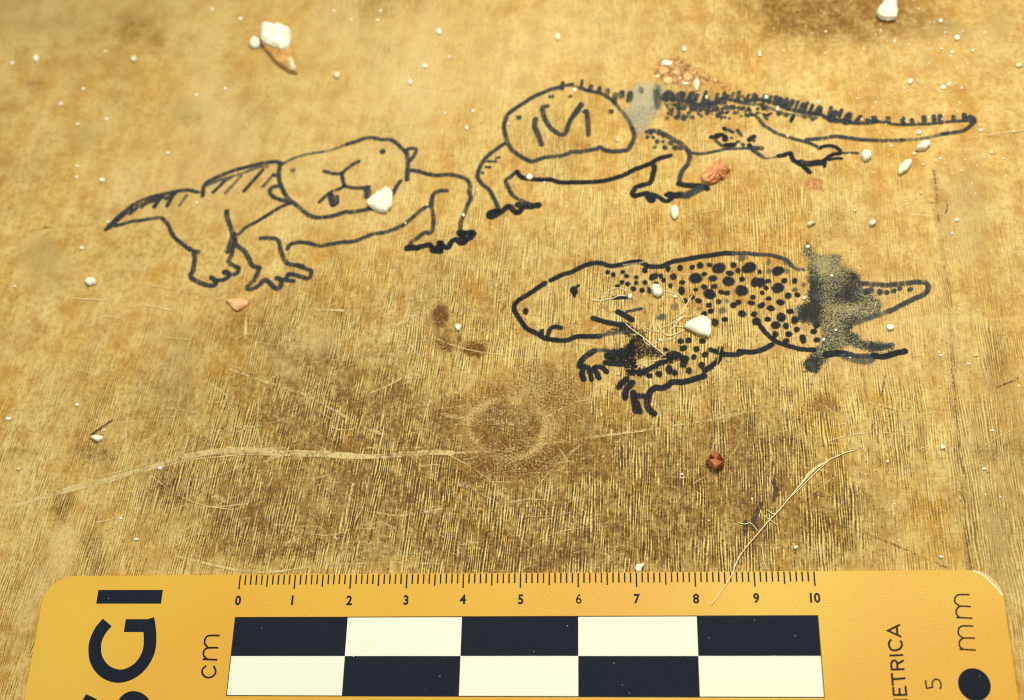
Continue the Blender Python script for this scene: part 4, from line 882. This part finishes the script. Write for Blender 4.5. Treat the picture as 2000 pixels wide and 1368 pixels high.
def chip(name, poly, h, mat, parent=None, org=None, seed=0, dome=0.7, base=0.0):
    """irregular chip: traced outline at its widest, bevelled to a rough crown"""
    r = random.Random(seed * 31 + len(poly))
    W = [at(x, y, base + h * .3) for x, y in poly]
    n = len(W); c = sum(W, Vector()) / n
    cxy = Vector((c.x, c.y, 0))
    org = Vector((c.x, c.y, base * CM)) if org is None else org
    rings = []
    for s, zz, j in ((.86, 0.0, 0), (1.0, .30, .0), (.95, .74, .05), (.74, .95, .10)):
        ring = []
        for k in range(n):
            p = W[k]; d = Vector((p.x - c.x, p.y - c.y, 0))
            ring.append(cxy + d * s * (1 + r.uniform(-.06, .06) * (j > 0)) + Vector((0, 0, (base + h * (zz + r.uniform(-j, j) * dome)) * CM)))
        rings.append(ring)
    V = [v for q3 in rings for v in q3]; F = []
    for a in range(len(rings) - 1):
        for k in range(n):
            F.append((a * n + k, a * n + (k + 1) % n, (a + 1) * n + (k + 1) % n, (a + 1) * n + k))
    V.append(cxy + Vector((0, 0, (base + h * r.uniform(.92, 1.08)) * CM))); t = len(V) - 1
    for k in range(n): F.append((3 * n + k, 3 * n + (k + 1) % n, t))
    F.append(tuple(range(n)))
    # outline traced in image order (y down) -> make normals face outwards
    ar = sum(W[k].x * W[(k + 1) % n].y - W[(k + 1) % n].x * W[k].y for k in range(n))
    if ar < 0: F = [f[::-1] for f in F]
    F[-1] = F[-1][::-1]
    me = mesh_from(name, V, F, org)
    o = link(name, me, mat, parent)
    if parent is None: o.location = org
    return o
def rpoly(x, y, w, h, seed, n=9):
    r = random.Random(seed); a0 = r.random() * 6.28
    return [(x + w / 2 * math.cos(a0 + 6.283 * k / n) * r.uniform(.8, 1.12), y + h / 2 * math.sin(a0 + 6.283 * k / n) * r.uniform(.8, 1.12)) for k in range(n)]
def dense(poly, k=2):
    """insert midpoints with slight raggedness"""
    r = random.Random(len(poly)); out = []
    for i in range(len(poly)):
        a, b = poly[i], poly[(i + 1) % len(poly)]
        out.append(a); L = math.hypot(b[0] - a[0], b[1] - a[1])
        out.append(((a[0] + b[0]) / 2 + r.uniform(-.05, .05) * L, (a[1] + b[1]) / 2 + r.uniform(-.05, .05) * L))
    return out
G1 = 'pale chips lying on the tabletop'
def pale_chip(poly, h, label, mat=WST, seed=1, den=True):
    o = chip('plaster_chip', dense(poly) if den else poly, h, mat, seed=seed); tag(o, label, 'chip', G1); return o
pale_chip(zc(*RC, [(390, 775), (440, 745), (490, 695), (550, 675), (580, 642), (620, 662), (645, 700), (640, 780), (630, 840), (580, 890), (510, 880), (440, 850), (392, 812)]), .16, "heart-shaped white chip lying on the leftmost drawn animal's chin", seed=3)
pale_chip(zc(*RK, [(970, 970), (1050, 915), (1200, 862), (1260, 880), (1300, 930), (1302, 1000), (1300, 1090), (1270, 1115), (1150, 1080), (1050, 1030), (985, 1000)]), .14, 'triangular white chip on the flank of the spotted drawn animal', seed=4)
pale_chip(zc(*RK, [(570, 500), (610, 475), (650, 480), (690, 520), (715, 570), (700, 605), (655, 625), (600, 595), (575, 550)]), .13, "oblong white chip on the spotted drawn animal's shoulder among fibres", seed=5)
pale_chip(zc((1500, 0), 4.0, [(890, -40), (888, 10), (900, 40), (852, 90), (845, 115), (880, 150), (940, 165), (1000, 155), (1015, 100), (1002, 30), (1000, -40), (940, -70)]), .22, 'large white chip cut by the top edge of the photo at right', seed=6)
pale_chip(zc(*RH, [(395, 885), (410, 830), (460, 805), (520, 830), (527, 890), (490, 930), (440, 940)]), .13, "rounded white chip beside the spiny drawn animal's hind claw", seed=7)
pale_chip(zc(*RH, [(1085, 795), (1130, 732), (1180, 692), (1260, 690), (1272, 740), (1210, 795), (1150, 800)]), .13, "white wedge chip touching the underside of the spiny animal's drawn tail", seed=8)
pale_chip(zc(*RH, [(860, 1070), (880, 1010), (940, 950), (1020, 915), (1037, 960), (980, 1060), (920, 1090), (880, 1112)]), .13, "slanted oblong white chip below the spiny animal's drawn tail", seed=9)
pale_chip(rpoly(1318, 415, 16, 26, 11), .11, "upright white chip below the spiny drawn animal's right front foot", seed=10, den=False)
pale_chip(zc((0, 340), 4.0, [(665, 840), (690, 815), (730, 815), (760, 835), (745, 860), (705, 875), (680, 860)]), .10, "white chip on bare wood left of the leftmost animal's drawn hind leg", seed=12)
pale_chip(zc((0, 680), 3.258, [(575, 565), (610, 555), (660, 565), (655, 585), (630, 597), (600, 585)]), .09, 'flat white chip at the foot of the dark splinter at left', seed=13)
pale_chip(zc((800, 560), 3.419, [(303, 265), (322, 250), (350, 265), (332, 296), (312, 290)]), .08, 'small square white chip beside the brown stains left of the spotted animal', seed=14)
pale_chip(zc((850, 1068), 4.0, [(1560, 160), (1575, 142), (1605, 138), (1634, 128), (1634, 152), (1615, 172), (1605, 200), (1572, 202)]), .09, 'white chip at the card edge above the 7 mark', seed=15)
pale_chip(zc((460, 20), 9.77, [(280, 640), (310, 560), (380, 520), (450, 560), (475, 640), (440, 710), (380, 735), (310, 710)]), .12, 'round white chip left of the tan-tailed chip at top left', seed=16)
pale_chip(zc((1340, 260), 6.217, [(1465, 1110), (1490, 1085), (1540, 1080), (1575, 1095), (1540, 1115), (1500, 1140), (1470, 1135)]), .09, 'tilted pale chip between the tail of the spiny animal and the rump smudge', CST, seed=17)
pale_chip(zc((1660, 200), 4.885, [(178, 1155), (205, 1130), (245, 1135), (250, 1160), (220, 1180), (190, 1178)]), .10, 'white chip on bare wood right of the tilted pale chip', seed=18)
# tan-tailed chip, upper left
t1 = empty('plaster_chip', at(540, 90), 'largest white chip with a tan pointed tail, at top left', 'chip', G1)
chip('white_face', dense(zc((460, 20), 9.77, [(540, 300), (640, 290), (760, 330), (850, 310), (960, 350), (1060, 410), (1075, 520), (1050, 600), (1060, 650), (1000, 790), (900, 812), (780, 772), (640, 712), (520, 645), (500, 520)])), .30, WST, t1, org=t1.location.copy(), seed=21)
chip('tan_tail', dense(zc((460, 20), 9.77, [(525, 610), (640, 660), (780, 700), (900, 740), (1000, 720), (1060, 640), (1105, 800), (1130, 1050), (1180, 1190), (1030, 1172), (960, 1120), (800, 1000), (660, 850), (560, 740)])), .17, BST, t1, org=t1.location.copy(), seed=22)
chip('white_tip', zc((460, 20), 9.77, [(1030, 960), (1080, 920), (1130, 980), (1140, 1100), (1190, 1195), (1120, 1180), (1050, 1120)]), .18, CST, t1, org=t1.location.copy(), seed=23)
# red and orange ones
o = chip('red_stone', dense(zc((1300, 780), 4.56, [(360, 555), (385, 520), (410, 492), (470, 487), (500, 520), (525, 560), (515, 610), (440, 642), (395, 600)])), .2, RST, seed=31, dome=3.2); tag(o, 'red-brown stone crumb on bare grain above the 8 mark of the card', 'stone')
o = chip('peach_flake', dense(zc((1340, 260), 6.217, [(180, 520), (250, 450), (350, 370), (420, 310), (442, 350), (450, 410), (530, 430), (540, 450), (490, 490), (460, 560), (410, 550), (380, 600), (300, 630), (230, 600), (190, 580)])), .13, PST, seed=32, dome=4.5); tag(o, 'crumpled orange-red flake at the right front foot of the spiny animal', 'flake')
o = chip('orange_flake', dense(zc((0, 340), 4.0, [(1770, 985), (1830, 975), (1900, 970), (1945, 990), (1930, 1030), (1890, 1060), (1860, 1075), (1820, 1050)])), .07, OST, seed=33); tag(o, 'glossy orange flake below the leftmost animal, under its middle foot', 'flake')
# crumbs stuck in the reddish crust above the spiny back
CRB = make_stone('pale_crumb', srgb(206, 160, 102), srgb(230, 196, 134), 12)
CRC = make_stone('ruddy_crumb', srgb(172, 112, 60), srgb(212, 164, 102), 12)
cr = empty('dirt_crust', at(1325, 150), "reddish crumbling dirt crust above the spiny animal's back", 'dirt')
for k, (x, y, w, h, m) in enumerate([(430, 440, 170, 150, CRB), (480, 330, 200, 90, WST), (500, 590, 200, 130, CRB), (790, 540, 160, 140, CRB), (930, 650, 120, 240, CST), (620, 470, 120, 90, CRB), (700, 380, 120, 90, CRC), (800, 330, 110, 80, CRC), (600, 590, 90, 130, CRC), (760, 640, 150, 60, CST), (860, 420, 60, 70, CRC), (340, 530, 90, 60, CST), (320, 400, 90, 110, CRC), (1010, 520, 80, 70, CRC), (960, 450, 70, 60, CRC), (1210, 590, 120, 90, BST), (640, 280, 90, 60, CRC), (1320, 680, 130, 50, CRC), (560, 380, 90, 60, CRC), (680, 560, 60, 60, CST), (1030, 690, 70, 120, CRC), (1400, 730, 60, 60, CRC)]):
    q_ = zc((1240, 80), 7.692, [(x, y)])[0]
    chip('crumb', rpoly(q_[0], q_[1], w / 9.5, h / 9.5, 400 + k, 8), random.uniform(.010, .026), m, cr, org=cr.location.copy(), seed=50 + k, dome=1.3)
# grains: single small white grains one can pick out
GR = [((1500, 0), 4.0, [(1475, 300, 50, 45, 'white grain on the grey stain at the upper right'), (1600, 395, 30, 28, ''), (1960, 515, 55, 40, 'white grain at the right photo edge level with the drawn spines'), (1110, 640, 50, 45, 'round white grain above the middle of the spiny tail'), (1350, 165, 36, 30, 'white grain right of the large chip at the top edge'), (450, 250, 28, 22, 'small grain on the dark brown stain at the top'), (1440, 410, 34, 26, ''), (1370, 685, 44, 32, ''), (1415, 660, 34, 30, ''), (1515, 688, 28, 22, ''), (1660, 1020, 34, 28, 'white grain just beyond the tip of the spiny tail'), (1920, 1030, 34, 28, 'white grain on the scratch at the right photo edge'), (990, 320, 24, 20, ''), (1065, 690, 24, 22, ''), (1355, 378, 32, 28, ''), (1180, 1038, 40, 36, 'pale grain inside the drawn spiny tail')]),
      ((1660, 200), 4.885, [(1020, 1125, 42, 34, 'white grain right of the dark joint line above the smudged tail'), (680, 868, 34, 32, 'small white grain right of the drawn hind claws on bare wood'), (1350, 478, 44, 30, 'white grain at far right below the spiny tail'), (612, 492, 36, 32, 'small grain between the two chips under the spiny tail'), (700, 597, 42, 24, 'flat grain beside the slanted oblong chip'), (865, 537, 34, 24, ''), (818, 558, 24, 22, ''), (980, 1250, 34, 26, ''), (398, 415, 30, 22, ''), (550, 968, 30, 20, ''), (45, 1035, 40, 26, 'faint grain on grain lines left of the white chip above the smudge')]),
      ((1180, 480), 6.217, [(315, 618, 66, 64, "round white grain at the spotted animal's uppermost whisker"), (865, 618, 52, 48, 'white grain in the fibres above the triangular chip'), (680, 1150, 56, 44, 'pale grain on the lower fibres of the tuft'), (640, 1, 1, 1, None)]),
      ((900, 140), 4.56, [(612, 942, 62, 54, "white grain on the spiny animal's belly line at left"), (55, 505, 34, 44, 'white grain between the heads of the two upper drawings'), (425, 470, 24, 28, "tiny grain on the left rim of the spiny animal's head"), (745, 988, 24, 20, '')]),
      ((1060, 140), 6.22, [(392, 230, 44, 66, "white grain on the crown of the spiny animal's head"), (908, 830, 44, 64, "white grain right of the letter M on the spiny animal's head")]),
      ((0, 340), 4.0, [(800, 48, 46, 32, "white grain above the leftmost animal's drawn tail"), (640, 580, 40, 26, "small grain below the leftmost animal's tail tip"), (120, 880, 40, 26, 'grain near the left photo edge at mid height'), (1540, 222, 26, 22, ''), (845, 378, 22, 22, "tiny grain at the tip of the leftmost animal's tail"), (600, 25, 30, 20, '')]),
      ((0, 680), 3.258, [(493, 362, 24, 26, 'white grain above the dark splinter'), (1020, 765, 34, 24, 'white grain on the long pale scratch at left'), (120, 770, 26, 20, 'grain left of the pale scratch near the left edge'), (55, 450, 46, 22, 'flat pale grain at the left edge above the splinter'), (870, 1217, 40, 16, 'flat grain above the card left of the 0 mark'), (768, 1083, 26, 18, ''), (660, 520, 26, 16, '')]),
      ((0, 0), 4.0, [(285, 460, 52, 56, 'blurred white grain at upper left near the photo edge'), (1050, 465, 60, 50, 'blurred white grain left of the largest chip'), (95, 495, 34, 24, 'small blurred grain at the far upper left'), (1880, 150, 44, 30, 'blurred slanted grain above the largest chip at left'), (650, 695, 32, 24, ''), (475, 812, 34, 26, ''), (1760, 692, 32, 26, ''), (1535, 742, 32, 26, ''), (830, 932, 34, 24, ''), (610, 968, 34, 22, ''), (605, 1298, 30, 22, ''), (1310, 1195, 36, 30, ''), (820, 402, 30, 18, ''), (1660, 75, 36, 26, '')]),
      ((600, 0), 4.0, [(1030, 250, 42, 52, 'white grain in the top middle of the bare wood'), (1960, 292, 44, 62, "white grain above the spiny animal's crown"), (1110, 445, 26, 24, ''), (575, 85, 26, 24, ''), (550, 160, 36, 22, ''), (210, 85, 22, 22, ''), (345, 155, 24, 22, ''), (805, 640, 34, 50, 'pale grain at the end of the faint scratch in the top middle'), (1075, 885, 24, 24, ''), (1297, 868, 26, 24, ''), (920, 515, 44, 44, ''), (235, 590, 56, 56, 'large blurred pale grain above the leftmost head')]),
      ((1600, 680), 3.11, [(750, 605, 36, 26, 'white grain left of the dark joint line above the card'), (1005, 735, 30, 18, 'flat grain right of the dark joint line above the card'), (950, 45, 36, 18, 'flat grain right of the joint line level with the smudged foot'), (415, 690, 20, 20, 'small grain at the upper end of the long fibre'), (740, 1270, 28, 22, 'grain above the card corner at right'), (1055, 500, 28, 14, ''), (1100, 905, 18, 14, ''), (910, 95, 26, 16, ''), (740, 45, 30, 14, ''), (1215, 230, 20, 16, '')]),
      ((640, 240), 5.066, [(1377, 50, 34, 50, 'white grain just left of the gap between the upper drawings'), (985, 815, 28, 26, "tiny grain on the leftmost animal's belly line end"), (1345, 915, 30, 36, "tiny grain on the leftmost animal's rear leg"), (770, 995, 22, 28, ''), (1485, 668, 26, 22, '')]),
      ((1300, 780), 4.56, [(1160, 1320, 46, 36, 'square pale grain near the card right of the long fibre'), (147, 668, 22, 22, 'tiny grain left of the red stone crumb'), (385, 1080, 22, 22, ''), (770, 885, 16, 30, '')]),
      ((1540, 460), 4.887, [(970, 880, 80, 60, 'pale chip right of the rump smudge above the smudged foot'), (150, 600, 50, 36, 'small white grain at the left rim of the rump smudge'), (185, 110, 44, 36, 'white grain on the top tip of the rump smudge'), (335, 995, 36, 36, ''), (455, 905, 34, 30, ''), (415, 385, 36, 34, '')]),
      ((1240, 80), 7.692, [(740, 130, 70, 80, 'white grain above the reddish crust'), (1875, 195, 70, 110, 'white grain right of the reddish crust on bare wood'), (1080, 850, 56, 60, 'bright grain on the drawn spines below the reddish crust'), (1975, 850, 70, 70, "white grain on the spiny animal's ridge right of the crust")]),
      ((1380, 150), 6.514, [(1030, 757, 44, 50, "grain on the spiny animal's drawn hind leg"), (905, 410, 50, 70, 'pale grain among the spines at the base of the tail'), (1425, 325, 40, 60, 'white grain above the spines at the base of the tail')]),
      ((1100, 600), 5.882, [(632, 772, 30, 44, 'small white grain between the two drawn hands')])]
specks = []
gi = 0
for org_, sc_, lst in GR:
    for x, y, w, h, lab in lst:
        if lab is None: continue
        px, py = org_[0] + x / sc_, org_[1] + y / sc_
        gi += 1
        if lab == '': specks.append((px, py, w / sc_, h / sc_)); continue
        g_ = chip('white_grain', rpoly(px, py, max(6, w / sc_ * .95), max(5, h / sc_ * .95), 900 + gi, 8), max(.035, .006 * min(w, h) / sc_), WST if gi % 3 else CST, seed=100 + gi)
        tag(g_, lab, 'grain', 'small white grains scattered on the tabletop')
# fine white dust: too small to pick apart
vs, fs = [], []
def speck(px, py, w, h, base=0.0):
    b = len(vs); n = 5; a0 = random.random() * 6
    hgt = 0.004 * min(w, h)
    for zz, s in ((0.0, 1.0), (hgt, .7)):
        for k in range(n):
            a = a0 + 6.283 * k / n; vs.append(tuple(at(px + w / 2 * s * math.cos(a) * random.uniform(.75, 1.2), py + h / 2 * s * math.sin(a) * random.uniform(.75, 1.2), base + zz)))
    for k in range(n): fs.append((b + k, b + n + k, b + n + (k + 1) % n, b + (k + 1) % n))
    fs.append(tuple(b + n + k for k in range(n))[::-1])
for s_ in specks: speck(*s_)
for k in range(400):
    if k < 330: x, y = random.gauss(1790, 130), random.gauss(170, 130)
    elif k < 480: x, y = random.gauss(1850, 110), random.gauss(640, 220)
    else: x, y = random.uniform(0, 2000), random.uniform(0, 1110)
    if y > 1108: continue
    s_ = random.choice((1.6, 1.8, 2, 2, 2.5, 3, 4)) * random.uniform(.8, 1.1)
    speck(x, y, s_ * random.uniform(.8, 1.5), s_)
for k in range(46): speck(random.uniform(90, 1950), random.uniform(1135, 1360), random.uniform(1.2, 2.4), random.uniform(1.2, 2.2), CT + .003)
dust = link('white_dust', mesh_from('white_dust', vs, fs), WST); dust['kind'] = 'stuff'
tag(dust, 'fine white dust specks scattered all over the tabletop', 'dust')

# ------------------------------------------------------------------ fibres
def make_fibre(name, col):
    T = NT(name)
    return T.finish(T.bsdf(Base_Color=col, Roughness=.55, Specular_IOR_Level=.4))
FIB = make_fibre('pale_fibre', srgb(246, 230, 176)); FIBD = make_fibre('dark_splinter', srgb(46, 38, 26))
def fibre(name, pts, wpx, mat, parent=None, lift=.012, org=None, zs=None, thick=1.0):
    sp = catmull([tuple(p) for p in pts], 6); n = len(sp)
    r = .34 * thick * wpx * (at(1001, 700) - at(1000, 700)).length
    ph = random.random() * 50
    W = []
    for i, p in enumerate(sp):
        f = i / (n - 1)
        z = (np.interp(f, *zs) if zs else 0.004 + lift * (0.5 + mnoise.noise(Vector((f * 4 + ph, 1, 0)))) * math.sin(math.pi * min(1, max(0, f)))) + r / CM
        W.append(at(p[0], p[1], float(max(z, r / CM))))
    org = W[0].copy() if org is None else org
    if parent is None: org.z = 0
    V, F = [], []
    for i in range(n):
        t = (W[min(i + 1, n - 1)] - W[max(i - 1, 0)]).normalized(); a = t.cross(Vector((0, 0, 1))).normalized(); b = a.cross(t)
        rr = r * (1 + .35 * mnoise.noise(Vector((i * .4 + ph, 5, 0)))) * (.5 if i in (0, n - 1) else 1)
        for k in range(5):
            an = 6.283 * k / 5; V.append(W[i] + a * rr * math.cos(an) + b * rr * math.sin(an))
    for i in range(n - 1):
        for k in range(5): F.append((i * 5 + k, i * 5 + (k + 1) % 5, (i + 1) * 5 + (k + 1) % 5, (i + 1) * 5 + k))
    F.append(tuple(range(5))[::-1]); F.append(tuple((n - 1) * 5 + k for k in range(5)))
    o = link(name, mesh_from(name, V, F, org, True), mat, parent)
    if parent is None: o.location = org
    return o
tf = empty('fibre_tuft', at(1300, 620), 'tangle of fine pale fibres around the chips on the spotted animal', 'fibres')
for p, w in (([(-30, 640), (0, 600), (70, 540), (150, 515), (230, 530), (280, 570)], 2.4), ([(-170, 655), (-60, 668), (100, 640), (180, 610), (280, 612)], 2.6), ([(720, 545), (830, 570), (900, 590), (950, 650), (985, 730), (995, 800)], 2.4), ([(1070, 600), (1010, 700), (960, 790), (920, 850)], 2.6),
             ([(245, 930), (330, 1010), (470, 1110), (560, 1190), (650, 1260), (750, 1340)], 3.0), ([(635, 920), (680, 1010), (760, 1090), (850, 1080), (980, 1020)], 2.8), ([(700, 1000), (800, 960), (920, 880), (1050, 860), (1120, 800)], 2.4), ([(600, 1200), (700, 1160), (830, 1130), (880, 1080)], 2.2),
             ([(930, 860), (870, 960), (800, 1030), (760, 1090)], 2.2), ([(480, 980), (560, 1030), (700, 1050)], 2.0), ([(840, 890), (930, 830), (1000, 790)], 2.2), ([(620, 800), (600, 900), (560, 1020)], 1.8), ([(860, 660), (910, 720), (930, 840)], 2.0), ([(850, 950), (920, 900), (960, 870)], 3.4), ([(470, 1110), (500, 1180), (560, 1215)], 2.2), ([(960, 990), (880, 980), (830, 1010)], 2.4)):
    fibre('fibre', zc(*RK, p), w, FIB, tf, org=tf.location.copy())
fibre('fibre', zc(*RI, [(1240, 900), (1245, 840), (1290, 740), (1340, 650), (1440, 560)]), 2.2, FIB, tf, org=tf.location.copy())
fibre('fibre', zc(*RI, [(1190, 1090), (1260, 1030), (1330, 960)]), 2.0, FIB, tf, org=tf.location.copy())
lf = empty('long_fibre', at(1450, 1040), 'long frayed pale fibre curving down from bare wood onto the yellow card', 'fibre')
main = zc((1300, 780), 4.56, [(1690, 455), (1620, 470), (1560, 495), (1440, 550), (1330, 630), (1250, 710), (1160, 810), (1090, 895), (1010, 990), (920, 1082), (820, 1200), (700, 1340)]) + zc((1250, 1068), 4.0, [(760, 110), (715, 225), (660, 310), (600, 400), (555, 455)])
fibre('fibre', main, 3.0, FIB, lf, org=lf.location.copy(), thick=1.05, zs=([0, .5, .66, .74, 1], [.004, .02, .03, .058, .056]))
for p, w in (([(1480, 525), (1420, 575), (1300, 690), (1180, 810), (1095, 885)], 2.8), ([(1400, 560), (1280, 660), (1200, 760), (1130, 850)], 2.6), ([(900, 980), (960, 1022), (1010, 990), (1040, 960)], 2.4), ([(635, 1095), (700, 1112), (760, 1105), (825, 1180)], 2.4), ([(870, 1030), (940, 1082), (1000, 1122)], 2.2), ([(850, 980), (830, 1060)], 2.0), ([(1340, 600), (1240, 690)], 2.6)):
    fibre('fibre', zc((1300, 780), 4.56, p), w, FIB, lf, org=lf.location.copy())
o = fibre('short_fibre', zc((1250, 1068), 4.0, [(950, -20), (960, 60), (970, 120), (995, 185)]), 2.2, FIB); tag(o, 'short pale fibre ending at the card edge near the 9 mark', 'fibre')
o = fibre('dark_splinter', zc((0, 680), 3.258, [(575, 555), (640, 507), (718, 455)]), 3.2, FIBD, lift=.05); tag(o, 'thin dark splinter slanting above the flat white chip at left', 'splinter')
